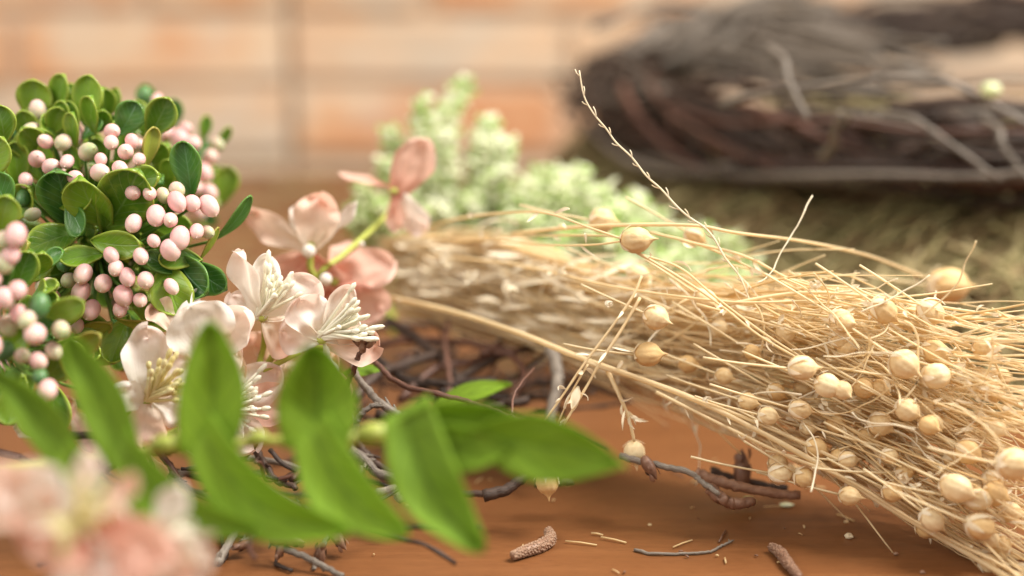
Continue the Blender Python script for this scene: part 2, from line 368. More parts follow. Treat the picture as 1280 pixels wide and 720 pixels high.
# ------------------------------------------------------------------ twig wreath: the circle through three places read off the photograph
A_, B_, C3 = P(768, 112, 85), P(1275, 184, 60), P(1190, 34, 103)
ab, ac = B_ - A_, C3 - A_; nn = ab.cross(ac)
cen = A_ + (nn.cross(ab) * ac.length_squared + ac.cross(nn) * ab.length_squared) / (2 * nn.length_squared)
RAD = (A_ - cen).length; nn.normalize()
if nn.z < 0: nn = -nn
ex = (A_ - cen).normalized(); ey = nn.cross(ex)
wr = thing('twig_wreath', 'large round wreath of dark twisted twigs resting on the hay pile', 'wreath', (cen.x, cen.y, cen.z - 3))
def wreath_twig(mb, mi=0):
    a0 = rnd(0, 2 * math.pi); ln = rnd(0.5, 2.2); rr = rnd(0, 1) ** 0.6; ph = rnd(0, 6.28); tw = rnd(-5.5, 5.5); n = int(8 + ln * 12)
    pts = []; r0 = rnd(0.08, 0.12) if random.random() < .4 else rnd(.12, .27); thick = rnd(1.8, 3.2)
    for k in range(n):
        s = k / (n - 1); a = a0 + ln * s; q = ph + tw * a
        ro = thick * rr * math.cos(q) + 0.9 * noise.noise(Vector((a * 4, ph, 0))); zo = thick * 0.85 * rr * math.sin(q) + 0.9 * noise.noise(Vector((a * 4, ph, 5)))
        if s > 0.92: ro += 0.8 * rr; 
        rad = RAD + ro
        pts.append(cen + ex * (rad * math.cos(a)) + ey * (rad * math.sin(a)) + nn * zo)
    tube(mb, pts, lambda s: r0 * (1.15 - 0.7 * s), 6, mi, 0.10)
    for k in range(int(ln * 3)):
        i = random.randrange(1, n - 1); p = pts[i]; dv = (pts[i + 1] - p).normalized() * 0.8 + Vector((rnd(-1, 1), rnd(-1, 1), rnd(-.6, 1))) * 0.7
        tube(mb, [p, p + dv * 0.7, p + dv * rnd(1, 2.2) + Vector((0, 0, rnd(-.3, .3)))], lambda s: r0 * 0.5 * (1 - 0.6 * s), 4, mi)
for i in range(100):
    mb = MB(); wreath_twig(mb); mb.build('twig', random.choice((BARK, BARK, RBARK, BARK, GBARK)), wr)
mb = MB()
for i in range(260): wreath_twig(mb, random.choice((0, 0, 1, 2, 0)))
o = mb.build('inner_twigs', [BARK, RBARK, GBARK], wr); o['kind'] = 'stuff'
mb = MB()
for k in range(1):
    lathe(mb, [(0, -.3), (.3, -.22), (.42, 0), (.3, .22), (0, .3)], 10, Matrix.Translation(P(1239, 112, 56)))
mb.build('bokeh_spot', FLOR, wr)  # pale bead added to stand in for a blurred disc of light
mb = MB()
for (a, b, c_, r) in [((1100, 100), (1200, 110), (1320, 175), .22), ((1228, 150), (1255, 185), (1300, 240), .17), ((1045, 160), (1060, 145), (1100, 150), .14), ((1090, 140), (1160, 160), (1250, 225), .16), ((1028, 196), (1042, 170), (1050, 140), .2), ((960, 60), (985, 100), (1010, 150), .18), ((900, 130), (1000, 110), (1100, 95), .16)]:
    tube(mb, spline([P(*a, 58), P((a[0] + b[0]) / 2 + 8, (a[1] + b[1]) / 2 - 4, 57), P(*b, 56.4), P(*c_, 55.5)], 6), lambda s: r * (1.1 - .5 * s), 6, 0, 0.08)
for k in range(16):
    x = rnd(960, 1060); y = rnd(40, 100); d = rnd(70, 84); tube(mb, spline([P(x - rnd(60, 120), y - rnd(-10, 30), d + 4), P(x, y, d), P(x + rnd(60, 150), y + rnd(0, 40), d - rnd(2, 8))], 6), rnd(.1, .24), 6, 0, .1)
for k in range(26):
    x = rnd(820, 980); y = rnd(-5, 60); d = rnd(84, 98); tube(mb, spline([P(x - rnd(60, 140), y + rnd(10, 70), d - 4), P(x, y, d), P(x + rnd(60, 170), y + rnd(-15, 50), d + rnd(-6, 5))], 6), rnd(.15, .34), 6, 0, .1)
mb.build('outer_twigs', GBARK, wr)['kind'] = 'stuff'

# ------------------------------------------------------------------ pale green filler sprays
def spike(mb, st, base, tip, wid, n):
    ax = tip - base; L = ax.length; bendv = Vector((rnd(-1, 1), rnd(-1, 1), rnd(0, 1))) * L * 0.06
    pts = spline([base, (base + tip) / 2 + bendv, tip], 8); tube(st, pts, lambda s: 0.10 * (1.2 - s), 5)
    for i in range(n):
        s = random.random() ** 0.8; p = pts[min(len(pts) - 1, int(s * len(pts)))]
        r = wid * (0.35 + 0.65 * math.sin(math.pi * min(1, s * 0.75 + 0.15))) * rnd(0.3, 1)
        th = rnd(0, 6.28); off = Vector((math.cos(th), math.sin(th) * 0.8, rnd(-.6, .7))) * r
        q = p + off; z = rnd(0.08, 0.19)
        dv = (off.normalized() + ax.normalized() * 0.6)
        if random.random() < 0.7: lathe(mb, [(0, -z), (z * .8, -z * .6), (z, 0), (z * .7, z * .8), (0, z * 1.2)], 6, orient(dv, q), 0 if random.random() < .72 else 1)
        else: blade(mb, p + off * 0.3, q + dv * 0.25, 0.28, p_lance, roll=rnd(-1, 1), nu=2, nv=4, mi=0 if random.random() < .5 else 1)
def spray(label, base, spikes, d, n=170, wid=0.75):
    t = thing('filler_spray', label, 'filler flower', base, 'pale green filler sprays behind the dried flax'); fl = MB(); st = MB()
    for (tx, ty, bx, by, dd) in spikes:
        b = P(bx, by, d + 1); tp = P(tx, ty, d + dd); spike(fl, st, b, tp, wid, n)
        tube(st, spline([base, (base + b) / 2 + Vector((0, 0, .3)), b], 5), 0.12, 5)
    st.build('stem', STEMY, t); o = fl.build('floret', [FLOR, FLOG], t); o['kind'] = 'stuff'; return t
spray('pale green filler spray standing upright between the coral petal and the wall', P(600, 400, 60),
      [(583, 102, 545, 230, 2), (528, 128, 535, 250, 0), (487, 165, 520, 260, 1), (480, 205, 520, 270, -1), (612, 150, 585, 250, 1), (634, 178, 600, 260, 0), (560, 170, 560, 280, 0), (625, 215, 590, 290, -1), (590, 250, 575, 320, -1), (545, 260, 570, 320, -2), (638, 262, 600, 330, 0), (500, 250, 550, 310, 1), (655, 235, 620, 310, 0)], 60, 190, .70)
spray('pale green filler spray lying low under the two round seed pods', P(700, 420, 57),
      [(682, 212, 670, 290, 2), (722, 212, 700, 300, 1), (660, 235, 660, 310, 0), (752, 240, 715, 310, 0), (795, 248, 740, 320, 1), (800, 285, 740, 330, -1), (840, 290, 770, 340, 0), (870, 320, 790, 345, 0), (912, 318, 830, 350, 1), (740, 290, 690, 330, -2), (700, 320, 650, 340, -2), (935, 335, 870, 360, 1), (700, 250, 670, 330, 1), (720, 290, 690, 345, 0), (820, 270, 760, 330, 2), (890, 345, 830, 370, -1), (765, 300, 730, 350, -2), (660, 270, 640, 330, -1), (905, 300, 850, 350, 0), (870, 290, 810, 345, 1), (925, 350, 860, 375, -2), (840, 325, 780, 360, -2), (690, 228, 690, 300, 0), (770, 262, 730, 330, -1), (780, 330, 720, 350, -2), (850, 345, 790, 365, -1)], 58, 210, 1.0)
spray('small faded filler spray low behind the tall stem', P(490, 420, 58),
      [(455, 235, 470, 300, 0), (475, 255, 485, 310, -1), (440, 262, 470, 320, 0), (495, 285, 490, 330, 0)], 58, 90, .55)

mb = MB()
for i in range(420):
    x = rnd(-26, 10) if random.random() < .8 else rnd(-40, 20); y = rnd(58, 122); z = abs(random.gauss(0, .5)) + .08; L = rnd(1.2, 6); th = random.gauss(0, .6); b = rnd(-.8, .8)
    tube(mb, spline([Vector((x, y, z)), Vector((x + L * .5 * math.cos(th), y + L * .5 * math.sin(th) + b, z + rnd(0, .7))), Vector((x + L * math.cos(th), y + L * math.sin(th), max(.06, z + rnd(-.3, .3))))], 3), rnd(.03, .09), 4, random.choice((0, 1, 1, 2)))
o = mb.build('loose_hay', [HAYG, HAYT, HAYB], None, org=Vector((0, 90, 0))); tag(o, 'thin loose hay wisps scattered on the table before the brick wall', 'loose hay', kind='stuff')
# ------------------------------------------------------------------ berry sprigs
def berry_mesh(name, m, tipz):
    mb = MB(); pr = [(0, -1)] + [(math.sin(math.pi * k / 12), -math.cos(math.pi * k / 12)) for k in range(1, 12)] + [(0.10, 1.0), (0, 1.0 + tipz)]
    pr = [(r, z * (1.08 if z > 0 else 1)) for r, z in pr]; lathe(mb, pr, 16, jit=0.012); return mb.mesh(name, m, Vector((0, 0, 0)))
BM = {'p': berry_mesh('pink_berry', PBERRY, .12), 'g': berry_mesh('half_green_berry', GBERRY, .12), 'd': berry_mesh('green_berry', DBERRY, .12)}
def sprig(label, root, node, berries, leaves, fill=0, fillc=None, fberry=0, dback=4):
    t = thing('berry_sprig', label, 'berry sprig', root, 'artificial berry and leaf sprigs heaped at the table edge'); st = MB()
    tube(st, spline([root, (root + node) / 2 + Vector((.4, .3, 0)), node], 6), 0.16, 6)
    def berry(px, py, w, d, k):
        p = P(px, py, d); out = (p - node); out.normalize(); ax = (out * .8 + Vector((0, -.2, -.75)) + Vector((rnd(-1, 1), rnd(-1, 1), rnd(-1, 1))) * 0.55)
        r = w * d / FPX * 0.5 * rnd(.80, .97)
        o = D.objects.new('berry', BM[k]); M = orient(ax, p, r, rnd(0, 6)) @ Matrix.Diagonal((rnd(.94, 1.02), rnd(.90, 1.0), rnd(1.08, 1.34), 1)); link(o, M, t)
        base = p - ax.normalized() * r * 0.9; q = base.lerp(node, 0.4) + Vector((0, 0, -.25))
        tube(st, spline([base, q, base.lerp(node, 0.85)], 4), lambda s: 0.045 + 0.04 * s, 5)
    for b in berries: berry(*b)
    for (cx, cy, L, wd, ang, d, tilt, roll, mm) in leaves:
        mb = MB(); a = math.radians(ang); dx, dy = math.cos(a) * L * .55, -math.sin(a) * L * .55; k = L * d / FPX * tilt
        b = P(cx - dx, cy - dy, d + k * .5); tp = P(cx + dx, cy + dy, d - k * .5)
        blade(mb, b, tp, 1.22 * wd * d / FPX, p_obo, roll=roll, cup=rnd(.10, .24), curl=rnd(.02, .14), bend=rnd(-.05, .05), wave=.04, seed=rnd(0, 50))
        solid(mb.build('leaf', mm, t), 0.05)
        tube(st, spline([b, b.lerp(node, .3) + Vector((0, 0, -.2)), b.lerp(node, .7)], 3), 0.05, 5)
    inner = MB(); three = min(fill, 60)
    for i in range(fill):
        a = rnd(0, 6.28); r = math.sqrt(random.random()); cx, cy, rx, ry, dd = fillc
        px, py = cx + rx * r * math.cos(a), cy + ry * r * math.sin(a); d = dd + dback * rnd(0.1, 1) + r * r * 1.2
        p = P(px, py, d); out = (p - node).normalized() + Vector((rnd(-1, 1), rnd(-1, .5), rnd(-.6, 1))) * .7; mb = MB() if i < three else inner; out.normalize()
        Lw = rnd(.8, 1.45); blade(mb, p - out * Lw * .5, p + out * Lw * .5, Lw * .72, p_obo, face=Vector((rnd(-.6, .6), -1, rnd(0, 1.2))), cup=.15, curl=.08, seed=i)
        if i < three: solid(mb.build('leaf', random.choice((BOX, BOX, BOXD, BOX, BOXY)), t), 0.05)
    if inner.v: o = solid(inner.build('inner_leaves', BOX, t), 0.05); o['kind'] = 'stuff'
    for i in range(fberry):
        a = rnd(0, 6.28); r = math.sqrt(random.random()); cx, cy, rx, ry, dd = fillc
        berry(cx + rx * r * math.cos(a) * .9, cy + ry * r * math.sin(a) * .9, rnd(20, 26), dd + rnd(.6, 2.2) + r * r, random.choice('ppgd'))
    st.build('stem', STEMG, t); return t
def dm(px, py): return 42.2 + ((px - 175) ** 2 + (py - 330) ** 2) / 15500.0
B1 = [(47, 137, 25, 'g'), (41, 164, 27, 'g'), (11, 166, 23, 'd'), (57, 177, 22, 'p'), (79, 178, 23, 'g'), (46, 199, 25, 'p'), (64, 209, 27, 'p'), (84, 202, 20, 'p'), (140, 164, 22, 'p'), (139, 178, 22, 'p'),
      (165, 176, 20, 'p'), (157, 190, 24, 'p'), (126, 199, 19, 'p'), (110, 190, 28, 'g'), (125, 216, 27, 'p'), (150, 211, 22, 'p'), (174, 199, 20, 'p'), (32, 225, 20, 'p'), (166, 241, 21, 'p'), (187, 242, 21, 'p'),
      (221, 237, 24, 'g'), (221, 252, 26, 'p'), (240, 254, 24, 'p'), (261, 257, 25, 'p'), (204, 244, 20, 'g'), (167, 279, 24, 'p'), (195, 269, 26, 'p'), (213, 275, 22, 'p'), (192, 301, 20, 'p'), (225, 297, 28, 'p'),
      (213, 312, 27, 'p'), (246, 289, 22, 'p'), (259, 290, 20, 'g'), (176, 320, 21, 'p'), (145, 335, 23, 'p'), (139, 319, 23, 'p'), (159, 346, 24, 'p'), (182, 350, 26, 'p'), (214, 358, 22, 'p'), (129, 354, 27, 'p'),
      (104, 342, 26, 'p'), (86, 350, 24, 'g'), (54, 357, 25, 'g'), (101, 365, 24, 'p'), (67, 371, 18, 'p'), (154, 369, 28, 'p'), (150, 387, 23, 'p'), (175, 375, 20, 'p'), (114, 387, 25, 'p'), (96, 406, 19, 'p'),
      (94, 222, 20, 'p'), (41, 268, 20, 'g'), (80, 330, 20, 'd'), (30, 247, 22, 'd')]
B1 = [(x, y, w_, dm(x, y) - (.3 if k == 'p' else 0), k) for x, y, w_, k in B1]
Lf = [(46, 128, 54, 44, 95, .3, 0, BOX), (113, 129, 64, 42, 88, .2, -.3, BOX), (160, 148, 44, 36, 60, .2, .2, BOXD), (198, 146, 52, 38, 62, .3, .3, BOX), (186, 184, 48, 22, 80, .2, .7, BOXY), (235, 212, 66, 38, 98, .2, -.1, BOXD),
      (19, 207, 56, 32, 95, .3, .5, BOX), (27, 253, 46, 38, 50, .6, 0, BOX), (76, 245, 66, 58, 100, .5, .2, BOXD), (97, 248, 48, 40, 20, .7, 0, BOX), (152, 250, 84, 70, 60, .8, .3, BOX), (120, 250, 70, 60, 120, .8, -.3, BOX),
      (68, 300, 66, 44, 200, .6, .1, BOX), (148, 303, 62, 36, 355, .5, .2, BOX), (50, 328, 60, 46, 220, .5, 0, BOX), (104, 322, 54, 30, 190, .5, .4, BOX), (290, 272, 66, 20, 52, .1, .9, BOXD), (261, 304, 42, 12, 62, .1, 1.1, BOXY),
      (240, 343, 62, 48, 310, .4, .2, BOXD), (262, 345, 52, 36, 320, .4, 0, BOXD), (217, 362, 66, 52, 285, .3, -.2, BOX), (172, 398, 52, 20, 358, .1, .9, BOXY), (84, 383, 44, 28, 350, .4, .2, BOX), (117, 410, 46, 26, 20, .4, .6, BOXY),
      (135, 442, 40, 30, 40, .4, .3, BOXY), (120, 412, 50, 36, 160, .5, 0, BOX), (95, 275, 40, 34, 300, .5, .3, BOXD), (175, 225, 50, 34, 10, .5, 0, BOX), (200, 330, 44, 26, 150, .5, .4, BOXD), (70, 150, 34, 28, 70, .4, .4, BOX),
      (225, 325, 50, 30, 180, .4, .2, BOX), (190, 395, 54, 30, 330, .3, 0, BOX), (150, 425, 60, 40, 250, .4, 0, BOX)]
Lf = [(x, y, L, wd, a, dm(x, y) + .25, ti, ro, mm) for x, y, L, wd, a, ti, ro, mm in Lf]
sprig('large artificial sprig of pink berries and glossy boxwood leaves at the left', PZ(-60, 560, .1), P(120, 305, 47.2), B1, Lf, 190, (108, 285, 130, 172, 43.6), 14, 3.4)
B2 = [(207, 165, 26, 'p'), (225, 172, 24, 'p'), (240, 180, 24, 'p'), (263, 196, 24, 'p'), (206, 211, 26, 'g'), (254, 215, 24, 'p'), (262, 240, 22, 'p'), (232, 160, 18, 'p'), (181, 119, 22, 'd'), (196, 124, 18, 'p'), (272, 180, 16, 'g'), (245, 235, 22, 'p'), (215, 196, 22, 'p')]
sprig('blurry sprig of pink berries peeking out behind the large one', PZ(230, 440, .1), P(215, 250, 54), [(x, y, w_, 50 + rnd(-.6, .6), k) for x, y, w_, k in B2],
      [(183, 125, 36, 24, 100, 51, .2, .4, BOXD), (278, 172, 30, 14, 60, 51, .2, .8, BOX), (282, 232, 44, 30, 80, 51, .2, .3, BOX), (255, 160, 30, 16, 80, 51, .2, .6, BOX), (215, 145, 40, 26, 80, 51, .2, .3, BOXD), (230, 225, 50, 34, 60, 51.5, .2, 0, BOX)], 16, (230, 240, 40, 60, 52), 3, 2)
B3 = [(20, 293, 30, 'p'), (14, 318, 26, 'p'), (5, 328, 28, 'g'), (5, 372, 30, 'p'), (22, 362, 26, 'p'), (49, 382, 30, 'd'), (10, 407, 28, 'g'), (24, 392, 26, 'p'), (44, 417, 36, 'p'), (76, 412, 26, 'g'), (48, 451, 25, 'p'), (6, 438, 26, 'd'), (67, 438, 22, 'g'), (28, 445, 24, 'g'),
      (5, 300, 24, 'g'), (34, 400, 24, 'g'), (60, 487, 26, 'p'), (15, 472, 24, 'd'), (50, 470, 22, 'd'), (-10, 350, 28, 'p'), (-12, 390, 28, 'p'), (-10, 430, 28, 'p')]
sprig('blurry near sprig of pink and green berries cut off by the left edge', PZ(-160, 640, .1), P(-10, 420, 42.5), [(x, y, w_, 38.2 + rnd(-.5, .7), k) for x, y, w_, k in B3],
      [(80, 385, 50, 30, 20, 39, .3, .3, BOX), (105, 430, 46, 26, 30, 39.5, .3, .2, BOXY), (95, 455, 60, 34, 100, 39.5, .3, .2, BOX), (0, 340, 40, 30, 100, 39, .3, .2, BOXD), (20, 430, 50, 34, 40, 39.5, .3, 0, BOX), (60, 400, 50, 34, 130, 40, .3, 0, BOXD), (8, 270, 50, 40, 80, 40, .3, .2, BOX), (-5, 200, 56, 44, 70, 42, .3, 0, BOX), (-2, 240, 50, 40, 120, 42, .3, .2, BOXD), (2, 155, 46, 36, 100, 43, .3, .1, BOX), (30, 340, 54, 38, 70, 40.5, .3, .2, BOX), (70, 460, 50, 34, 40, 40, .3, .2, BOX), (40, 520, 60, 40, 320, 41, .2, 0, BOX), (20, 500, 60, 40, 250, 40, .2, 0, BOX), (70, 510, 60, 40, 280, 41, .2, 0, BOX)], 40, (30, 420, 75, 110, 40.0), 6, 2)

# ------------------------------------------------------------------ blossoms
def stamen_mesh():
    mb = MB(); tube(mb, [Vector((0, 0, z)) for z in (0, .3, .6, .82)], lambda s: 0.045 + .02 * (1 - s), 6)
    lathe(mb, [(0.0, .78), (.06, .83), (.082, .90), (.07, .98), (0, 1.02)], 8); return mb.mesh('stamen', CREAM, Vector((0, 0, 0)))
SM = stamen_mesh(); YEL = m_plain('yellow_cream_stamen', (0.74, 0.62, 0.26), (0.86, 0.80, 0.50), 4, 0.6, trans=0.15)
SM2 = SM.copy(); SM2.materials.clear(); SM2.materials.append(YEL)
def blossom(parent, name, c, d, petals, stam, label=None, calyx=None):
    """petals: (base px, base py, tip px, tip py, width px, depth change base-tip, roll, material); stam: (tip px, tip py, depth change)"""
    mb = MB(); cp = P(*c, d); lathe(mb, [(0, -.16), (.12, -.1), (.17, 0), (.10, .1), (0, .12)], 10, orient(-F_ + U_ * .5, cp)); f = mb.build('blossom', STEMY, parent)
    if label: f['label'] = label
    for q in petals:
        bx, by, tx, ty, wd, dd, ro, mm = q[:8]; kw = q[8] if len(q) > 8 else {}
        k = dict(cup=.18, curl=.06, wave=.24, notch=.14); k.update(kw)
        m_ = MB(); blade(m_, P(bx, by, d + .05), P(tx, ty, d + dd), wd * d / FPX, k.pop('prof', p_petal), roll=ro, seed=rnd(0, 90), nu=16, nv=20, **k); m_.build('petal', mm, f)
    for (sx, sy, tx, ty, dd) in stam:
        a, b = P(sx, sy, d - .05), P(tx, ty, d + dd); o = D.objects.new('stamen', SM2 if c[0] in (88, 186) else SM); ax = b - a; link(o, orient(ax, a, 1.0, rnd(0, 6)) @ Matrix.Diagonal((1.0, 1.0, ax.length, 1)), f)
    if calyx:
        m_ = MB(); tube(m_, spline([P(*q) for q in calyx], 5), 0.09, 6); m_.build('stalk', STEMY, f)
    return f
def fan(cx, cy, ends, extra=10, dd=-.2, spread=8):
    out = [(cx + rnd(-5, 5), cy + rnd(-4, 4), x, y, dd + rnd(-.25, .25)) for x, y in ends]
    for i in range(extra):
        k = random.randrange(len(ends) - 1); t_ = random.random(); x = ends[k][0] * (1 - t_) + ends[k + 1][0] * t_; y = ends[k][1] * (1 - t_) + ends[k + 1][1] * t_
        s = rnd(.55, .92); out.append((cx + rnd(-6, 6), cy + rnd(-5, 5), cx + (x - cx) * s + rnd(-spread, spread) * .4, cy + (y - cy) * s + rnd(-spread, spread) * .4, dd + rnd(-.5, .4)))
    return out
br = thing('blossom_branch', 'artificial blush blossoms with cream stamens tucked in front of the pink berries', 'artificial flower', PZ(120, 570, .1), 'artificial blossom branches')
mb = MB(); tube(mb, spline([PZ(120, 570, .1), P(220, 540, 46), P(320, 470, 44.3), P(350, 440, 43.8), P(420, 435, 43.3)], 6), .11, 6)
tube(mb, spline([P(320, 470, 44.3), P(270, 450, 44), P(190, 500, 43.5), P(150, 520, 44)], 6), .10, 6)
tube(mb, spline([P(320, 470, 44.3), P(330, 430, 44.3), P(330, 400, 43.5)], 6), .10, 6)
mb.build('branch', STEMY, br)
blossom(br, 'A', (328, 396), 42.9, [
    (326, 398, 306, 308, 52, -.4, -.7, PALEP), (328, 398, 335, 318, 42, .2, .1, WHITEP), (332, 398, 400, 352, 64, .3, .1, PALEP), (330, 400, 372, 432, 66, .3, 0, PEACHP), (322, 400, 290, 370, 46, .5, .3, PALEP)],
    fan(326, 394, [(336, 313), (340, 322), (352, 345), (366, 340), (368, 352), (352, 352), (378, 366)], 26))
blossom(br, 'C', (402, 424), 42.5, [
    (402, 424, 372, 372, 66, -.1, .3, PALEP), (402, 424, 350, 412, 60, .1, -.2, PALEP), (402, 425, 438, 356, 40, .15, .2, PALEP), (402, 425, 474, 432, 58, .5, .1, PEACHP), (404, 425, 426, 474, 26, -.3, .8, WHITEP), (402, 425, 446, 400, 60, .6, 0, WHITEP)],
    fan(403, 420, [(444, 354), (449, 376), (462, 394), (450, 385), (480, 408), (473, 424), (468, 415), (440, 400)], 24))
blossom(br, 'B', (262, 428), 42.2, [
    (268, 444, 232, 372, 98, -.7, .2, WHITEP, dict(prof=p_round, curl=.2)), (272, 442, 318, 388, 66, -.2, -.2, PALEP, dict(prof=p_round)), (250, 430, 238, 366, 34, .4, .9, WHITEP), (262, 440, 300, 440, 66, .5, 0, PALEP, dict(prof=p_round)), (220, 418, 188, 386, 42, .2, .5, PEACHP, dict(curl=.35)), (268, 445, 268, 470, 60, .3, 0, PALEP)],
    fan(262, 432, [(250, 400), (270, 396), (290, 410)], 4))
blossom(br, 'D', (186, 494), 41.2, [
    (184, 500, 186, 408, 70, .5, .15, PALEP, dict(notch=.2, prof=p_round)), (178, 505, 142, 484, 46, -.5, .2, WHITEP, dict(prof=p_round)), (184, 505, 180, 564, 66, -.1, 0, PEACHP, dict(prof=p_round)), (190, 500, 236, 520, 50, .3, 0, PALEP), (190, 498, 240, 452, 56, .6, 0, PALEP)],
    fan(186, 498, [(186, 452), (200, 448), (214, 436), (222, 440), (228, 462), (230, 480), (222, 500)], 26, -.4))
blossom(br, 'E', (276, 512), 42.6, [
    (276, 512, 284, 440, 70, .9, 0, PEACHP, dict(prof=p_round)), (276, 512, 350, 462, 66, .7, .1, PALEP, dict(prof=p_round)), (276, 516, 322, 562, 66, .2, 0, PALEP, dict(prof=p_round)), (276, 512, 372, 500, 64, .9, 0, CORALP, dict(prof=p_round)), (276, 512, 230, 470, 60, .5, 0, PEACHP), (276, 516, 236, 560, 60, .2, 0, PEACHP), (284, 500, 306, 548, 24, -.3, .6, WHITEP)],
    fan(278, 512, [(333, 455), (326, 470), (322, 484), (340, 490), (324, 497), (338, 510), (336, 522), (320, 540)], 9, -.3, 5))
blossom(br, 'J', (350, 445), 44.6, [
    (340, 470, 300, 425, 80, .2, 0, PEACHP, dict(prof=p_round)), (350, 470, 360, 410, 90, .2, 0, PEACHP, dict(prof=p_round)), (360, 470, 420, 440, 80, .1, 0, PEACHP, dict(prof=p_round)), (360, 480, 440, 490, 60, .2, 0, CORALP, dict(prof=p_round)), (350, 480, 330, 500, 60, .1, 0, PALEP, dict(prof=p_round))],
    [], calyx=[(282, 476, 43), (330, 462, 43), (375, 440, 43.3)])
br2 = thing('blossom_branch', 'blurry coral blossoms on a yellow green stem behind the blush ones', 'artificial flower', PZ(380, 480, .1), 'artificial blossom branches')
mb = MB(); tube(mb, spline([PZ(380, 480, .1), P(400, 420, 49.5), P(396, 350, 47.5), P(430, 318, 48), P(470, 282, 50), P(490, 262, 52)], 6), .10, 6)
tube(mb, spline([P(396, 350, 47.5), P(388, 335, 47.3), P(388, 318, 47.2)], 4), .11, 6); mb.build('branch', STEMY, br2)
mb = MB()
for q, r in (((386, 314, 47), .24), ((407, 349, 46.8), .22), ((452, 305, 48), .1)):
    mb = MB(); lathe(mb, [(0, -1), (.8, -.6), (1, 0), (.7, .7), (0, 1)], 10, orient(U_, P(*q), r)); mb.build('bud', WHITEP, br2)
blossom(br2, 'F', (388, 308), 47.4, [
    (388, 312, 402, 244, 66, .2, .1, PEACHP, dict(prof=p_round, curl=.15)), (384, 312, 312, 264, 46, .6, -.3, PEACHP), (392, 308, 442, 250, 24, 0, .9, WHITEP), (384, 310, 366, 262, 34, .6, .6, WHITEP), (388, 318, 345, 372, 62, .8, 0, CORALP), (392, 318, 420, 370, 70, 1.2, 0, CORALP)], [])
blossom(br2, 'H', (418, 352), 47.8, [
    (412, 350, 492, 326, 62, .5, .1, CORALP, dict(prof=p_round)), (420, 362, 482, 385, 62, .9, .1, CORALP, dict(prof=p_round)), (405, 360, 350, 330, 60, 1, 0, CORALP, dict(prof=p_round)), (412, 362, 420, 415, 70, .9, 0, CORALP, dict(prof=p_round)), (412, 350, 440, 310, 50, 1.4, 0, CORALP)], [])
blossom(br2, 'G', (492, 238), 49.6, [
    (494, 246, 532, 172, 58, 0, .2, CORALP, dict(prof=p_round)), (490, 236, 424, 222, 18, .3, .9, CORALP), (500, 240, 532, 292, 44, .2, .3, PALEP), (496, 240, 500, 290, 30, .2, .6, CORALP), (494, 238, 505, 268, 40, .7, 0, CORALP)], [])
br3 = thing('blossom_branch', 'very blurry peach blossom with yellow stamens nearest the camera at the bottom left', 'artificial flower', PZ(60, 760, .1), 'artificial blossom branches')
mb = MB(); tube(mb, spline([P(60, 900, 28.5), P(70, 760, 29), P(90, 670, 29.6)], 6), .12, 6); mb.build('branch', STEMY, br3)
blossom(br3, 'I', (88, 655), 29.2, [
    (88, 655, 20, 592, 100, .3, 0, PALEP, dict(prof=p_round)), (60, 640, -30, 600, 100, .3, 0, PEACHP, dict(prof=p_round)), (96, 650, 108, 562, 46, -.2, .6, PALEP), (110, 655, 165, 590, 40, .4, .6, PEACHP), (120, 660, 160, 640, 60, .1, .2, PALEP), (95, 665, 60, 720, 80, -.5, 0, CORALP, dict(prof=p_round)), (95, 660, 30, 680, 70, .2, 0, PEACHP, dict(prof=p_round)),
    (105, 665, 190, 735, 90, -.6, 0, CORALP, dict(prof=p_round)), (115, 660, 225, 690, 76, .0, 0, CORALP, dict(prof=p_round)), (105, 665, 120, 760, 100, -.5, 0, PALEP, dict(prof=p_round)), (88, 660, 40, 640, 90, .4, 0, CORALP, dict(prof=p_round))],
    fan(95, 660, [(100, 600), (130, 620), (110, 640), (140, 640), (80, 690), (60, 650), (75, 700)], 34, -.8, 14))
blossom(br3, 'K', (205, 670), 30.6, [
    (200, 672, 224, 606, 48, .1, .2, WHITEP), (205, 676, 262, 722, 70, .2, 0, PALEP, dict(prof=p_round)), (200, 680, 230, 745, 70, -.2, 0, PEACHP, dict(prof=p_round)), (200, 672, 245, 655, 26, .1, .4, WHITEP), (205, 680, 270, 665, 16, .3, .3, PALEP)], fan(205, 672, [(228, 660), (238, 664), (232, 672)], 4, -.3))

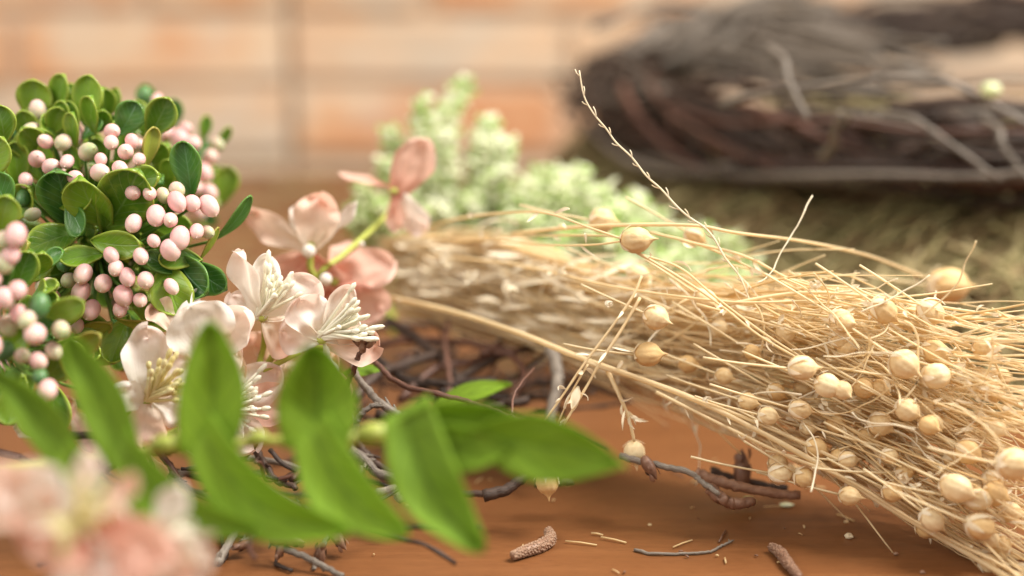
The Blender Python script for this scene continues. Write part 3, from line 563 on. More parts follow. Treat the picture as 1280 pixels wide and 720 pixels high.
# ------------------------------------------------------------------ near green leaf sprig
lf = thing('leaf_sprig', 'blurry bright green leafy sprig reaching across the front of the blossoms', 'leafy sprig', P(-60, 590, 33))
dL = 33.2
mb = MB(); tube(mb, spline([P(-60, 590, 34.5), P(60, 580, 34.6), P(160, 566, 34.6), P(270, 556, 34.6), P(395, 548, 34.6), P(480, 544, 34.5), P(585, 548, 34)], 6), lambda s: .15 - .06 * s, 8); mb.build('stem', STEMY, lf)
for (bx, by, tx, ty, wd, dd, bend, ro, br_) in [
    (394, 560, 392, 432, 96, .4, .03, .1, 1), (388, 536, 512, 670, 76, -.6, .12, .0, 1), (256, 570, 265, 404, 80, .4, .04, .1, 1), (250, 540, 438, 664, 74, -.6, .16, 0, 1),
    (156, 576, 86, 420, 56, .4, .03, .1, 1), (148, 552, 330, 662, 58, -.6, .15, 0, 1), (92, 584, -10, 462, 50, .4, .05, .1, 1), (78, 560, 206, 660, 46, -.5, .10, 0, 1),
    (508, 508, 604, 690, 78, -.4, .10, -.1, 1), (585, 545, 782, 580, 84, -.2, -.02, .1, 0), (486, 538, 650, 520, 60, 1.0, -.04, .3, 0), (505, 552, 640, 560, 62, .2, .03, 0, 0)]:
    mb = MB(); blade(mb, P(bx, by, dL + .2), P(tx, ty, dL + dd), wd * dL / FPX, p_broad if br_ else p_lance, roll=ro, cup=.16, curl=.04, bend=bend, fold=.20 if br_ else .12, wave=.11, seed=bx, nu=12, nv=20)
    solid(mb.build('leaf', FERN, lf), 0.03)
for (x, y, r) in ((465, 543, .3), (322, 548, .2), (205, 556, .26), (436, 549, .2), (226, 548, .2)):
    mb = MB(); lathe(mb, [(0, -1.6), (.7, -1), (1, 0), (.8, 1), (0, 1.5)], 10, orient(R_ + U_ * .1, P(x, y, 34.4), r)); mb.build('node', STEMY, lf)
# small leaves low behind the twigs
def lone_leaf(label, a, b, wd, d):
    mb = MB(); blade(mb, P(*a, d), P(*b, d + .3), wd * d / FPX, p_lance, cup=.15, curl=.08, face=Vector((0, -.6, 1))); o = mb.build('fallen_leaf', FERN, None, org=P(*a, d)); solid(o, .03); tag(o, label, 'leaf', 'small green leaves among the twigs')
lone_leaf('small green leaf just below the brown bud cluster', (425, 470), (482, 464), 20, 45)
lone_leaf('blurry green leaf lying behind the terminal leaf of the near sprig', (540, 512), (640, 484), 34, 47)

# ------------------------------------------------------------------ twigs
def twig(label, pts, r, m, group='loose twigs on the table', buds=(), nubs=6, name='twig', lump=.07):
    pp = spline([P(*q) for q in pts], 7); n = len(pp)
    for i in range(n): pp[i] = pp[i] + Vector((rnd(-1, 1), rnd(-1, 1), rnd(-1, 1))) * min(r * .3, .025)
    for p in pp: p.z = max(p.z, r)
    t = thing(name, label, 'twig', pp[0], group); mb = MB(); tube(mb, pp, lambda s: r * (1.12 - .35 * s + .10 * noise.noise(Vector((s * 9, r * 50, 0)))), 8, 0, lump)
    for k in range(nubs):
        i = random.randrange(1, n - 1); dv = (pp[i + 1] - pp[i]).normalized() + Vector((rnd(-1, 1), rnd(-1, 1), rnd(-.4, 1))) * .9
        tube(mb, [pp[i], pp[i] + dv * r * 1.6, pp[i] + dv * r * 2.4], lambda s: r * .55 * (1 - .6 * s), 5)
    mb.build('bark', m, t)
    for (x, y, d, ang, L) in buds:
        a = math.radians(ang); ax = R_ * math.cos(a) + U_ * math.sin(a) + F_ * rnd(-.3, .3); b = MB(); p = P(x, y, d)
        lathe(b, [(0, -.5), (.16, -.42), (.24, -.15), (.22, .08), (.12, .35), (0, .55)], 9, orient(ax, p, L), jit=.08)
        for k in range(5):
            th = k * 2.4; s = -.35 + k * .14; Mx = orient(ax, p, L); base = Mx @ Vector((.2 * math.cos(th), .2 * math.sin(th), s)); tp = Mx @ Vector((.22 * math.cos(th), .22 * math.sin(th), s + .35))
            blade(b, base, tp, .3 * L, p_obo, face=(base - p), nu=4, nv=5, cup=-.1)
        b.build('bud', BUD, t)
    return t
twig('reddish twig ending in a cluster of pointed buds before the blossoms', [(428, 490, 43), (440, 468, 42.8), (448, 445, 42.6), (455, 430, 42.4)], .085, RBARK, buds=[(449, 423, 42.4, 100, .55), (459, 418, 42.4, 85, .55), (464, 428, 42.4, 50, .45), (453, 432, 42.4, 95, .5), (446, 427, 42.4, 125, .4)], nubs=8)
twig('grey arched twig beside the yellow green stem node', [(427, 575, 42.5), (440, 545, 42.3), (450, 520, 42.2), (463, 508, 42.3), (476, 507, 42.4)], .10, GBARK, nubs=4)
twig('grey knobbly twig rising behind the bud cluster', [(500, 520, 43), (478, 506, 43), (462, 490, 43.4), (446, 470, 44), (440, 450, 45.5)], .12, GBARK, nubs=8)
twig('thin red brown twig crossing in front of the dark tangle', [(466, 450, 45), (500, 480, 44.2), (545, 492, 43.6), (590, 504, 43.2), (625, 516, 42.8), (655, 527, 42.6)], .085, RBARK, nubs=3)
twig('hair thin curved twig joining the red brown one', [(640, 517, 42.8), (642, 495, 43.5), (652, 478, 44), (668, 460, 45)], .035, RBARK, nubs=0)
twig('dark upright twig under the flax stems', [(688, 435, 48), (694, 450, 47.6), (697, 480, 47), (688, 520, 46.6), (690, 560, 46.2)], .22, GBARK, nubs=3)
twig('grey blue broken twig below the terminal green leaf', [(605, 620, 43), (632, 612, 43.2), (650, 600, 43.4), (660, 590, 43.6)], .18, BARK, nubs=2)
twig('dark short twig right of the pointed seed pod', [(668, 604, 44.6), (700, 602, 44.6), (716, 601, 44.6)], .14, BARK, nubs=1)
twig('bent twig with swollen buds at the bottom edge', [(330, 655, 41.3), (346, 680, 41), (372, 692, 40.8), (400, 706, 40.5), (430, 722, 40.2)], .11, GBARK, buds=[(352, 674, 40.9, 0, .8), (366, 676, 40.9, 350, .7), (350, 690, 40.9, 250, .5)], nubs=8)
twig('small twig carrying two plump brown buds', [(414, 664, 41.8), (404, 682, 41.6), (396, 700, 41.2), (392, 712, 41)], .075, GBARK, buds=[(423, 674, 41.7, 310, .75), (400, 693, 41.3, 80, .75)], nubs=3)
twig('pale grey stick in the bottom left shadow', [(272, 705, 41), (284, 682, 41.6), (298, 660, 42.4)], .13, GBARK, nubs=2)
twig('short budded twig left of the bent one', [(300, 680, 41.8), (318, 668, 42), (336, 655, 42.4)], .085, GBARK, buds=[(303, 682, 41.6, 200, .6)], nubs=4)
twig('mossy grey twig between the two big down-turned leaves', [(430, 560, 44), (455, 575, 43.8), (470, 590, 43.6), (500, 598, 43.4)], .17, GBARK, nubs=6)
twig('dark twig running under the near sprig', [(440, 540, 45), (462, 572, 44.6), (500, 596, 44.2), (560, 615, 44), (620, 618, 43.6)], .13, BARK, nubs=6)
twig('pale branching twig under the second green leaf', [(470, 618, 43), (495, 612, 43), (502, 624, 42.6), (540, 600, 43)], .14, GBARK, nubs=9)
twig('forked brown twig left of the down-turned leaves', [(195, 560, 43), (215, 585, 42.8), (232, 610, 42.4), (262, 625, 42)], .10, RBARK, nubs=9)
twig('tangled brown twig beneath the lowest blush blossom', [(320, 560, 44), (330, 580, 43.6), (345, 600, 43.4), (370, 610, 43)], .12, BARK, nubs=9)
twig('grey stick lying across the tangle beneath the blossoms', [(210, 600, 44), (260, 580, 44), (330, 575, 44.3), (420, 600, 44)], .12, GBARK, nubs=6)
for lab, pts, mm in [
    ('crooked dark twig deep under the lowest blush blossom', [(150, 610, 45), (210, 590, 45), (270, 600, 44.6), (330, 590, 45)], BARK), ('dark twig at the left edge behind the near sprig', [(-20, 560, 45), (30, 575, 44.5), (70, 600, 44), (120, 640, 43)], RBARK),
    ('dark twig rising to the left under the berry leaves', [(-10, 520, 46), (40, 530, 45.5), (90, 545, 45), (150, 540, 45)], BARK), ('knotted dark twig between the first two green leaves', [(280, 590, 43.4), (310, 615, 43), (340, 625, 42.6), (356, 650, 42)], BARK),
    ('dark twig crossing below the third green leaf', [(360, 600, 44), (400, 590, 44), (450, 620, 43.6), (480, 640, 43.4)], BARK), ('brown twig in the shadow beside the arched grey one', [(420, 500, 45), (430, 540, 45), (450, 580, 44.6), (440, 610, 44)], RBARK),
    ('dark twig under the berry leaves beside the near blossom', [(20, 500, 47), (80, 500, 47), (140, 520, 46.5), (200, 560, 46)], BARK), ('dark slanted twig low behind the left leaves', [(60, 640, 43), (110, 600, 44), (160, 570, 45), (220, 560, 46)], RBARK)]:
    twig(lab, pts, rnd(.1, .2), mm, nubs=8)
for k, lab in enumerate(['peach petal fallen flat at the far left among the twigs', 'blush petal fallen on the table under the berry leaves', 'peach petal leaning under the lowest pale blossom']):
    a, b = [((20, 540, 45), (95, 500, 45.5)), ((90, 520, 46), (150, 560, 45)), ((150, 575, 44.6), (215, 600, 44.4))][k]
    mb = MB(); blade(mb, P(*a), P(*b), 1.4, p_round, roll=.2, wave=.2, seed=k + 3); o = mb.build('fallen_petal', PEACHP, None, org=P(*a)); solid(o, .02); tag(o, lab, 'petal', 'petals fallen among the twigs')
# dark tangle further back
tang = [('dark twig arching over the table behind the blossoms', [(470, 430, 52), (520, 425, 52), (580, 428, 51), (650, 440, 50)]),
        ('dark twig lying lowest in the back tangle', [(460, 440, 50), (500, 470, 49.5), (540, 480, 49), (620, 475, 49)]),
        ('dark twig slanting down from the flax butt ends', [(485, 400, 53), (530, 430, 51.5), (570, 470, 50), (590, 510, 49)]),
        ('dark twig leaning right into the flax', [(540, 500, 49), (580, 470, 50), (640, 440, 50.5), (690, 432, 51)]),
        ('dark forked twig in the middle of the tangle', [(500, 500, 48.5), (545, 460, 50), (600, 450, 51), (640, 410, 52)]),
        ('dark twig almost upright in the tangle', [(560, 510, 48), (562, 470, 49), (556, 430, 50.5), (560, 400, 52)]),
        ('dark twig along the far side of the tangle', [(470, 410, 55), (520, 405, 56), (580, 412, 55), (640, 420, 54)]),
        ('dark twig bent like a hook near the upright one', [(640, 500, 48), (655, 470, 49), (640, 445, 50), (600, 440, 50)]),
        ('dark twig low beneath the red brown one', [(470, 520, 46.5), (530, 525, 46.5), (590, 515, 47), (660, 500, 47.5)]),
        ('dark twig reaching toward the left blossoms', [(440, 500, 48), (470, 470, 49), (520, 450, 50), (560, 440, 51)])]
for lab, pts in tang: twig(lab, pts, rnd(.08, .2), random.choice((BARK, BARK, RBARK)), nubs=5)
mb = MB()
for i in range(120):
    if i < 85: x, y, d = rnd(450, 690), rnd(395, 530), 0
    else: x, y, d = rnd(120, 480), rnd(560, 640), 0
    p = PZ(x, y + 25, rnd(.3, 2.6)); a = Vector((rnd(-1, 1), rnd(-1, 1), rnd(-.35, .35))).normalized(); pts = [p]
    for k in range(4):
        a = (a + Vector((rnd(-1, 1), rnd(-1, 1), rnd(-.6, .5))) * .45).normalized(); q = pts[-1] + a * rnd(.5, 1.3); q.z = max(.1, q.z); pts.append(q)
    tube(mb, spline(pts, 4), lambda s_: rnd(.05, .08), 5, random.choice((0, 0, 1)), .1)
o = mb.build('fine_twig_tangle', [BARK, RBARK], None, org=PZ(560, 520, 0)); tag(o, 'tangle of fine dark twiglets under the blossoms and the flax ends', 'twig tangle', kind='stuff')
# right-hand twigs on the table
twig('slim grey brown twig running right from the green leaf tip', [(775, 570, 43.8), (800, 577, 43.5), (830, 583, 43.2), (862, 591, 43), (880, 604, 42.8), (898, 618, 42.6)], .10, GBARK, nubs=4, buds=[(812, 584, 43.2, 300, .8)])
twig('thick smooth brown twig with a pale cut end', [(868, 590, 44), (892, 600, 44), (925, 608, 44), (960, 615, 44), (1000, 620, 44)], .17, BUD, nubs=0)
twig('thick stubby brown twig beneath the smooth one', [(886, 610, 43), (905, 625, 42.8), (922, 630, 42.8), (940, 627, 43)], .19, BUD, nubs=0)
twig('dark twig with a short upright stub behind the others', [(888, 589, 46), (915, 598, 46), (950, 606, 46), (985, 612, 46)], .15, BARK, nubs=2, buds=[(928, 586, 45.8, 90, 1.2)])
twig('fine dry twig lying alone on the front of the table', [(793, 687, 42.6), (815, 692, 42.4), (850, 692, 42.4), (885, 690, 42.4), (900, 683, 42.6), (916, 676, 42.9)], .045, GBARK, nubs=3)
mb = MB(); lathe(mb, [(0, -.1), (.2, -.08), (.24, .04), (.14, .14), (0, .16)], 10, Matrix.Translation(PZ(936, 627, .3))); o = mb.build('seed_husk', CUT); tag(o, 'small round yellow green husk touching the stubby brown twig', 'husk')
mb = MB(); lathe(mb, [(0, -.06), (.16, -.04), (.2, .02), (.1, .06), (0, .08)], 7, Matrix.Translation(PZ(983, 631, .08)) @ Matrix.Diagonal((1.2, .7, 1, 1)), jit=.2); o = mb.build('seed_husk', FLOR); tag(o, 'pale green flake under the cut end of the smooth twig', 'husk')

# ------------------------------------------------------------------ catkins
def catkin(label, pts, r):
    pp = spline([P(*q) for q in pts], 12)
    for p in pp: p.z = r * 1.0
    mb = MB(); n = len(pp); tube(mb, pp, lambda s: r * (.45 + .5 * math.sin(math.pi * (s * .8 + .15))), 10)
    for i in range(n - 1):
        a = (pp[i + 1] - pp[i]).normalized(); s = i / n; rr = r * (.45 + .55 * math.sin(math.pi * (s * .8 + .15)))
        for k in range(9):
            th = k * 6.283 / 9 + i * .35 + rnd(-.25, .25); b = a.cross(Vector((0, 0, 1))).normalized(); c = a.cross(b); o_ = b * math.cos(th) + c * math.sin(th); q = pp[i] + o_ * rr * .92
            lathe(mb, [(0, -.25), (.2, -.15), (.26, 0), (.18, .14), (0, .22)], 5, orient(a * .6 + o_ * .8 + Vector((rnd(-.4,.4), rnd(-.4,.4), rnd(-.4,.4))), q, r * rnd(.6, 1.0)), 1)
    o = mb.build('catkin', [BUD, CATK]); tag(o, label, 'catkin', 'dry catkins on the table'); return o
catkin('curved brown catkin lying under the pointed seed pod', [(686, 623, 43), (688, 640, 42.4), (676, 662, 42), (655, 678, 41.6), (640, 687, 41.3)], .19)
catkin('brown catkin cut off by the bottom edge', [(964, 676, 42), (974, 694, 41.8), (985, 709, 41.4), (999, 726, 41)], .17)

# ------------------------------------------------------------------ dried flax bunch
fx = thing('dried_flax_bunch', 'bunch of straw coloured dried flax with round seed pods fanning to the right', 'dried flowers', P(500, 350, 54))
def interp(tab, x):
    if x <= tab[0][0]: return tab[0][1]
    for (a, b), (c, d) in zip(tab, tab[1:]):
        if x <= c: return b + (d - b) * (x - a) / (c - a)
    return tab[-1][1]
UP = [(470, 300), (560, 286), (640, 300), (760, 345), (900, 352), (1040, 358), (1180, 400), (1320, 425)]
LO = [(470, 372), (560, 398), (640, 425), (760, 468), (900, 522), (1040, 578), (1180, 655), (1320, 745)]
DP = [(470, 54.5), (620, 51.5), (760, 48.5), (900, 46), (1040, 44), (1180, 42.8), (1320, 41.5)]
def stalk(mb, t0, t1, dz, x0, x1, r, n=7, wob=13):
    pts = []; ph = rnd(0, 100)
    for k in range(n):
        s = k / (n - 1); x = x0 + (x1 - x0) * s; t = t0 + (t1 - t0) * s; t = t * .985 + .0075
        y = interp(UP, x) * (1 - t) + interp(LO, x) * t + wob * (1 + s) * noise.noise(Vector((x * .007, ph, 0))) * 2
        d = interp(DP, x) + dz * (.25 + .75 * s) + .6 * noise.noise(Vector((x * .008, ph, 9)))
        pts.append(P(x, y, d))
    pp = spline(pts, 4); tube(mb, pp, lambda s: r * (1.1 - .5 * s), 5); return pp
def fork(mb, pp, k, r):
    i = random.randrange(int(len(pp) * .55), len(pp) - 3); p = pp[i]; a = (pp[i + 2] - pp[i]).normalized()
    L = rnd(1.5, 5); dv = (a + Vector((0, rnd(-.5, .3), rnd(-.45, .35)))).normalized()
    q = p + dv * L; q.z = max(.1, q.z); mid_ = p.lerp(q, .5) + Vector((0, 0, rnd(-.15, .2))); mid_.z = max(.08, mid_.z)
    tube(mb, spline([p, mid_, q], 4), lambda s: r * (.8 - .4 * s), 4); return q, dv
def bract(mb, p, a):
    dv = (a + Vector((rnd(-1, 1), rnd(-1, .4), rnd(-.8, .9))) * 1.1).normalized(); L = rnd(.2, .75)
    blade(mb, p, p + dv * L, rnd(.05, .15), p_lance, roll=rnd(-1, 1), nu=2, nv=5, curl=rnd(-.5, .5), cup=.3, mi=1)
free = []
for i in range(99):
    mb = MB(); t0 = min(1, max(0, (random.choice((.05, .2, .34, .5, .66, .8, .95)) + rnd(-.07, .07)))); far = i < 80; x1 = rnd(1260, 1360) if far else rnd(900, 1250)
    r = rnd(.03, .062); pp = stalk(mb, t0, min(1.03, max(-.03, t0 + random.gauss(0, .28))), rnd(-2.0, .8), rnd(462, 520), x1, r)
    for k in range(2): free.append(fork(mb, pp, k, r))
    for k in range(7):
        j = random.randrange(8, len(pp) - 2); bract(mb, pp[j], (pp[j + 1] - pp[j]).normalized())
    mb.build('stalk', [STRAW, HUSK], fx)
mb = MB()
for i in range(125):
    t0 = rnd(0, 1); r = rnd(.022, .05); pp = stalk(mb, t0, min(1.02, max(-.02, t0 + random.gauss(0, .33))), rnd(-1.6, 2.6), rnd(460, 560), rnd(1150, 1360) if i % 4 else rnd(800, 1200), r)
    free.append(fork(mb, pp, 0, r))
    for k in range(4):
        j = random.randrange(2, len(pp) - 2); bract(mb, pp[j], (pp[j + 1] - pp[j]).normalized())
for i in range(130):
    x = 720 + 600 * random.random() ** .8; t_ = rnd(-.04, 1.0); y = interp(UP, x) * (1 - t_) + interp(LO, x) * t_; p = P(x, y, interp(DP, x) - rnd(-.6, 2.6)); a = Vector((1, rnd(-.4, .2), -.25 + rnd(-.7, .7))).normalized(); pts = [p]
    cv = Vector((rnd(-1, 1), rnd(-1, 1), rnd(-1, 1))) * rnd(.1, .5)
    for k in range(random.randrange(5, 11)):
        a = (a + cv + Vector((rnd(-1, 1), rnd(-1, 1), rnd(-1, 1))) * .3).normalized(); q = pts[-1] + a * rnd(.25, .5); q.z = max(.08, q.z); pts.append(q)
    tube(mb, spline(pts, 3), rnd(.016, .034), 4, 1 if random.random() < .5 else 0)
# papery curls near the butt ends
for i in range(120):
    x = rnd(485, 760); t_ = rnd(.02, .95); y = interp(UP, x) * (1 - t_) + interp(LO, x) * t_; p = P(x, y, interp(DP, x) - rnd(.6, 2.2)); dv = Vector((rnd(.6, 1), rnd(-.5, .3), rnd(-.4, .25))).normalized(); blade(mb, p, p + dv * rnd(.8, 2.2), rnd(.10, .26), p_lance, roll=rnd(-1, 1), nu=3, nv=8, curl=rnd(-.25, .25), cup=.4, wave=.2, seed=i, mi=1)
o = mb.build('thin_stalks', [STRAW, HUSK], fx); o['kind'] = 'stuff'
# single stems that stand clear of the bundle
lone = [([(486, 300, 53), (570, 274, 49), (650, 265, 45.5), (690, 268, 43.5), (735, 284, 42.6), (782, 300, 42.4)], .05), ([(500, 312, 52), (600, 300, 49), (680, 306, 45), (740, 306, 43.5), (780, 301, 42.6)], .04), ([(560, 300, 50), (660, 295, 47), (760, 295, 44), (800, 305, 43)], .04),
        ([(640, 292, 48), (720, 284, 45), (800, 281, 43.5), (870, 282, 43), (920, 291, 43.5), (1000, 301, 45), (1080, 318, 47), (1130, 336, 48), (1165, 350, 48.5)], .065),
        ([(795, 315, 42.5), (830, 335, 42.5), (870, 360, 42.4), (905, 385, 42.3), (950, 420, 42.3), (1010, 455, 42.2)], .05), ([(800, 318, 42.6), (850, 335, 42.6), (895, 372, 42.5), (960, 420, 42.4), (1040, 470, 42.3)], .045),
        ([(520, 318, 51), (640, 330, 48), (760, 357, 44.5), (860, 372, 43), (930, 378, 42.6), (1010, 376, 42.5)], .055), ([(900, 382, 42.7), (1000, 366, 42.6), (1100, 372, 42.4), (1190, 386, 42.2), (1300, 401, 42)], .065),
        ([(1060, 388, 42.6), (1130, 405, 42.4), (1200, 428, 42.2), (1300, 466, 42)], .085), ([(1000, 385, 43), (1060, 395, 42.8), (1130, 404, 42.5)], .05), ([(870, 380, 43), (960, 405, 42.8), (1040, 430, 42.6), (1110, 460, 42.4)], .05),
        ([(478, 370, 50), (560, 388, 48), (640, 413, 46), (720, 445, 44.3), (790, 470, 43.4), (870, 500, 42.8), (960, 545, 42.4), (1040, 590, 42), (1120, 640, 41.5), (1240, 710, 40.4), (1320, 760, 39.5)], .105),
        ([(730, 452, 44), (820, 482, 43.2), (900, 510, 42.8), (1000, 552, 42.4), (1100, 600, 41.8), (1200, 640, 41)], .07), ([(820, 490, 43), (900, 530, 42.6), (980, 568, 42.2), (1060, 600, 41.8), (1150, 655, 41.2), (1290, 725, 40)], .06),
        ([(802, 345, 42.5), (790, 372, 42.3), (760, 415, 42.2), (730, 455, 42.1), (705, 492, 42), (680, 527, 42)], .045), ([(800, 372, 42.4), (778, 410, 42.3), (752, 450, 42.2), (735, 480, 42.2), (716, 512, 42.1), (704, 532, 42.1)], .05), ([(735, 455, 42.2), (715, 490, 42.2), (697, 530, 42.2)], .035),
        ([(758, 460, 44), (772, 490, 43.5), (785, 520, 43.4), (793, 552, 43.4)], .07), ([(782, 515, 43.4), (795, 521, 43.4)], .03), ([(850, 300, 44), (930, 320, 43.6), (990, 350, 43.4), (1050, 365, 43)], .055), ([(812, 290, 44.5), (880, 308, 44), (960, 345, 43.6)], .05),
        ([(930, 500, 43), (950, 535, 42.8), (975, 565, 42.6), (1000, 580, 42.6)], .04), ([(1240, 385, 42), (1300, 420, 42)], .03), ([(1130, 405, 42.4), (1160, 440, 42.3), (1190, 462, 42.2), (1260, 520, 42)], .035), ([(1190, 425, 42.2), (1215, 455, 42.1), (1255, 480, 42)], .045), ([(1240, 445, 42), (1262, 490, 42), (1290, 520, 42)], .04)]
mb = MB()
for pts, r in lone:
    pp = spline([P(*q) for q in pts], 7); tube(mb, pp, lambda s: r * (1.0 - .25 * s + .06 * math.sin(s * 30)), 6)
    for k in range(4):
        j = random.randrange(1, len(pp) - 1); bract(mb, pp[j], (pp[min(j + 1, len(pp) - 1)] - pp[j - 1]).normalized())
a, b = P(728, 470, 42.2), P(712, 512, 42.1)
for k in range(4): blade(mb, a.lerp(b, .3), b + R_ * rnd(-.1, .1), .28, p_lance, roll=k * 1.5, cup=.3, nu=4, nv=8, mi=1)
mb.build('outer_stalks', [STRAW, HUSK], fx)['kind'] = 'stuff'
def pod_mesh(seed):
    random.seed(seed); mb = MB()
    pr = [(0, -1)] + [(math.sin(math.pi * k / 14), -math.cos(math.pi * k / 14)) for k in range(1, 13)] + [(.20, 1.08), (.09, 1.28), (0, 1.55)]
    vs = []; lathe(mb, pr, 30, rib=-.07, nr=10, jit=.03)
    for k in range(5):
        th = k * 6.283 / 5 + rnd(-.2, .2); o_ = Vector((math.cos(th), math.sin(th), 0)); up = rnd(.5, .95) if seed % 3 else rnd(.9, 1.5)
        base = Vector((0, 0, -1.03)) + o_ * .12; pts = [base]
        n = 7; vs = []; fs = []; B = Vector((0, 0, 1)).cross(o_)
        for j in range(n + 1):
            s = j / n; ang = s * up * 1.5; rad = 1.05 + .16 * s * s * rnd(.7, 1.3); c = o_ * (math.sin(ang) * rad) + Vector((0, 0, -math.cos(ang) * rad)); wd = .24 * math.sin(math.pi * min(1, .15 + s * .85)) ** .8
            for i in range(5):
                u = -1 + i * .5; vs.append(c + B * wd * u - o_ * .05 * u * u)
        for j in range(n):
            for i in range(4): q = j * 5 + i; fs.append((q, q + 1, q + 6, q + 5))
        mb.add(vs, fs, None, 1)
    return mb.mesh('seed_pod', [POD, HUSK], Vector((0, 0, 0)))
PM = [pod_mesh(s) for s in range(1, 7)]; random.seed(99)
pods = [(753, 276, 32, 46), (795, 300, 35, 42.4), (868, 295, 24, 45.5), (798, 343, 26, 46.5), (882, 375, 29, 43.5), (820, 397, 34, 42.6), (810, 443, 34, 42.8), (1104, 388, 39, 42.4), (1163, 390, 38, 42.6), (1185, 357, 50, 49), (1052, 400, 36, 42.8), (1050, 424, 32, 43.2), (1168, 440, 36, 42.4),
        (1130, 455, 42, 41.6), (1003, 460, 36, 42), (1034, 482, 35, 42), (1134, 512, 35, 41.8), (1100, 530, 36, 42.6), (1080, 485, 30, 42.8), (1170, 470, 38, 41.8), (1210, 565, 36, 41.2), (1268, 580, 48, 40), (1195, 610, 42, 40.6), (1222, 625, 36, 40.8), (1165, 650, 34, 41), (1250, 682, 32, 41.2), (1225, 658, 40, 40.4),
        (1115, 615, 30, 41.6), (1062, 620, 30, 42), (975, 592, 32, 42.8), (1005, 597, 30, 42.6), (1020, 560, 30, 42.8), (1060, 575, 28, 42.4), (1112, 570, 24, 41.8), (1245, 535, 26, 41.4), (1000, 512, 30, 43), (960, 520, 28, 43.2), (935, 502, 26, 43.6), (1242, 600, 34, 41.4), (1262, 640, 32, 41.6), (793, 566, 29, 44), (684, 603, 30, 43),
        (1225, 470, 26, 42.8), (1085, 545, 28, 43), (1150, 560, 28, 42.6), (1180, 530, 26, 42.6), (1130, 590, 28, 42), (1190, 575, 28, 42), (1045, 530, 28, 43.4), (1010, 535, 24, 43.6), (970, 490, 26, 44), (905, 470, 24, 44.5), (860, 455, 24, 45), (900, 410, 22, 44.6), (940, 440, 24, 44.2)]
mb = MB()
for i, (x, y, w_, d) in enumerate(pods):
    if i not in (0, 1, 2, 3, 9, 40, 41) and x > 900: d -= .6 if y < 560 else .3; w_ *= .88
    p = P(x, y, d); r = w_ * d / FPX * .5 * 1.02; p.z = max(p.z, r)
    ax = R_ * rnd(.7, 1.1) - U_ * rnd(-.1, .75) - F_ * rnd(-.2, .5)
    if i in (40,): ax = -U_ * .8 - F_ * .3 + R_ * .1
    if i == 41: ax = -U_ + R_ * .1 - F_ * .2
    if i == 1: ax = R_ + U_ * .05 - F_ * .3
    o = D.objects.new('seed_pod', PM[i % 6]); link(o, orient(ax, p, r, rnd(0, 6)) @ Matrix.Diagonal((rnd(.86, 1.04), rnd(.9, 1.04), rnd(.92, 1.1), 1)), fx)
    a = ax.normalized(); s0 = p - a * r; back = s0 - a * rnd(1, 2) + Vector((-.6, .3, .3)); back.z = max(back.z, .1)
    if i not in (40, 41, 1): tube(mb, spline([s0, s0.lerp(back, .5) - a * .2, back], 4), .035, 4)
k = 0
random.shuffle(free)
for q, dv in free:
    if k >= 42: break
    pr = q - CAM; d = pr.dot(F_); x = 640 + FPX * pr.x / d; y = 360 - FPX * pr.dot(U_) / d
    if x < 960 or x > 1300 or y < 380: continue
    k += 1; r = rnd(.26, .38); q.z = max(q.z, r); o = D.objects.new('seed_pod', random.choice(PM)); link(o, orient(dv, q + dv * r, r, rnd(0, 6)), fx)
mb.build('pedicels', STRAW, fx)['kind'] = 'stuff'
# white papery chaff caught on the bunch
mb = MB()
for (x, y, d, s) in [(760, 384, 43, 12), (1018, 355, 42.6, 16), (1022, 348, 42.5, 10), (1085, 378, 42.3, 14), (1150, 470, 41.8, 14), (1232, 483, 42, 16), (1245, 478, 42, 12), (1144, 606, 41.2, 11), (1255, 612, 41, 18), (1262, 628, 41, 14), (1168, 660, 41, 16), (700, 338, 46, 14), (590, 345, 49, 26), (560, 325, 50, 24), (640, 365, 48, 22), (1200, 460, 41.8, 16), (1262, 500, 41.8, 14), (1130, 595, 41.5, 18), (1260, 690, 41, 12), (1095, 392, 42.5, 14), (1060, 392, 42.5, 14), (980, 400, 43, 12), (885, 500, 42.8, 10)]:
    for k in range(3):
        p = P(x + rnd(-4, 4), y + rnd(-4, 4), d - .3); dv = Vector((rnd(-1, 1), rnd(-.6, .2), rnd(-.6, .8))).normalized(); L = s * d / FPX; blade(mb, p - dv * L * .5, p + dv * L * .5, L * .5, p_obo, roll=rnd(-1, 1), wave=.3, cup=.3, curl=rnd(-.3, .3), nu=5, nv=6, seed=rnd(0, 30))
mb.build('chaff', HUSK, fx)['kind'] = 'stuff'
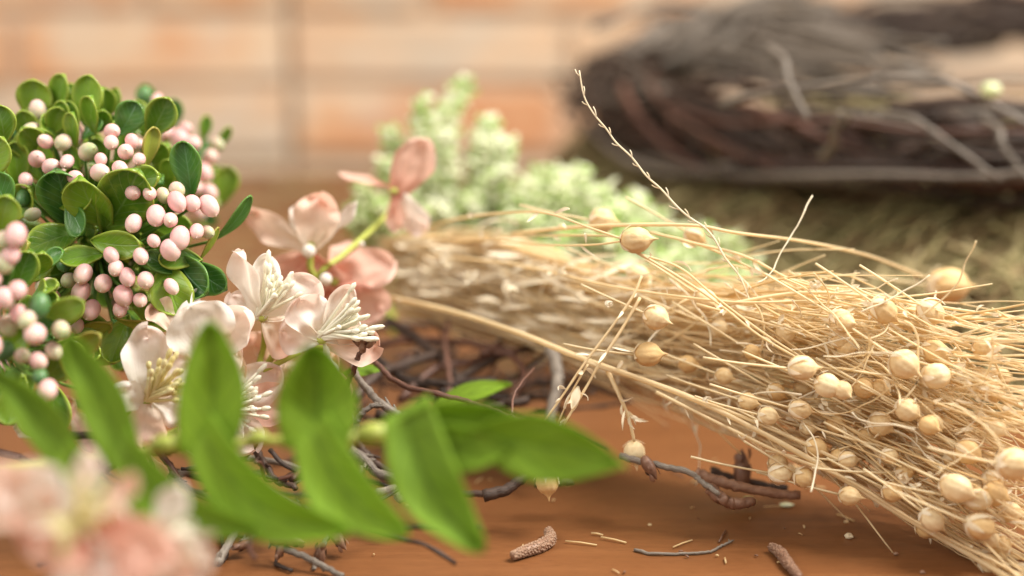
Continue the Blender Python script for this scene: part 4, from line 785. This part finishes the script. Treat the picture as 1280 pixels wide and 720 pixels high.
# ------------------------------------------------------------------ thin barbed grass stem
ds = [(724, 88), (730, 120), (742, 142), (757, 160), (770, 178), (790, 197), (808, 220), (826, 236), (846, 258), (862, 272), (880, 284), (893, 299), (906, 322), (922, 342), (932, 362), (938, 380)]
pp = spline([P(x, y, 42.3 + i * .03) for i, (x, y) in enumerate(ds)], 4); mb = MB(); n = len(pp)
gs = thing('dry_grass_stem', 'single thin barbed dry stem curving up out of the flax', 'dry stem', pp[-1])
tube(mb, pp, lambda s: .022 + .018 * s if s < .75 else .035 - .05 * (s - .75), 5); mb.build('stem', HUSK, gs)
for k in range(22):
    i = int((k + .5) / 22 * (n - 2)); a = (pp[i] - pp[i + 1]).normalized(); sd = 1 if k % 2 else -1; b = R_ * sd * .6 + U_ * .5 * sd
    mb = MB(); q = pp[i] + (a * .28 + b * .16) * rnd(.6, 1.2); tube(mb, [pp[i], pp[i].lerp(q, .6) + b * .03, q], lambda s: .022 * (1 - .3 * s), 4); mb.build('barb', HUSK, gs)
# ------------------------------------------------------------------ crumbs on the table
labs = ['pale wood crumb on the bare table right of the fine dry twig', 'tiny pale crumb behind it near the flax pods', 'dark crumb on the table under the lowest pods', 'dark crumb near the bottom edge under the flax', 'tiny straw crumb left of the curved catkin', 'pale crumb in front of the curved catkin']
for lab, (x, y, s, m_) in zip(labs, [(1061, 670, .16, HUSK), (1058, 652, .09, STRAW), (1120, 692, .09, BUD), (1153, 715, .09, BUD), (812, 656, .07, STRAW), (694, 673, .06, HUSK)]):
    mb = MB(); lathe(mb, [(0, -.5), (.7, -.4), (1, 0), (.6, .5), (0, .6)], 7, Matrix.Translation(PZ(x, y, s * .5)) @ Matrix.Diagonal((s, s * .7, s, 1)), jit=.25); o = mb.build('crumb', m_, smooth=False); tag(o, lab, 'crumb', 'crumbs of plant litter on the table')

mb = MB()
for i in range(64):
    p = PZ(rnd(640, 1300), rnd(520, 725), .05) if i % 2 else PZ(rnd(250, 1000), rnd(560, 725), .05); L = rnd(.04, .16) if i % 3 else rnd(.3, 1.0); a = rnd(0, 6.28); q = p + Vector((math.cos(a) * L, math.sin(a) * L, rnd(0, .04)))
    tube(mb, [p, p.lerp(q, .5) + Vector((0, 0, .02)), q], rnd(.012, .035), 4, random.choice((0, 0, 1)))
o = mb.build('chaff_litter', [STRAW, BUD], None, org=PZ(800, 650, 0)); tag(o, 'fine straw fragments and dust littering the bare table front', 'chaff', kind='stuff')
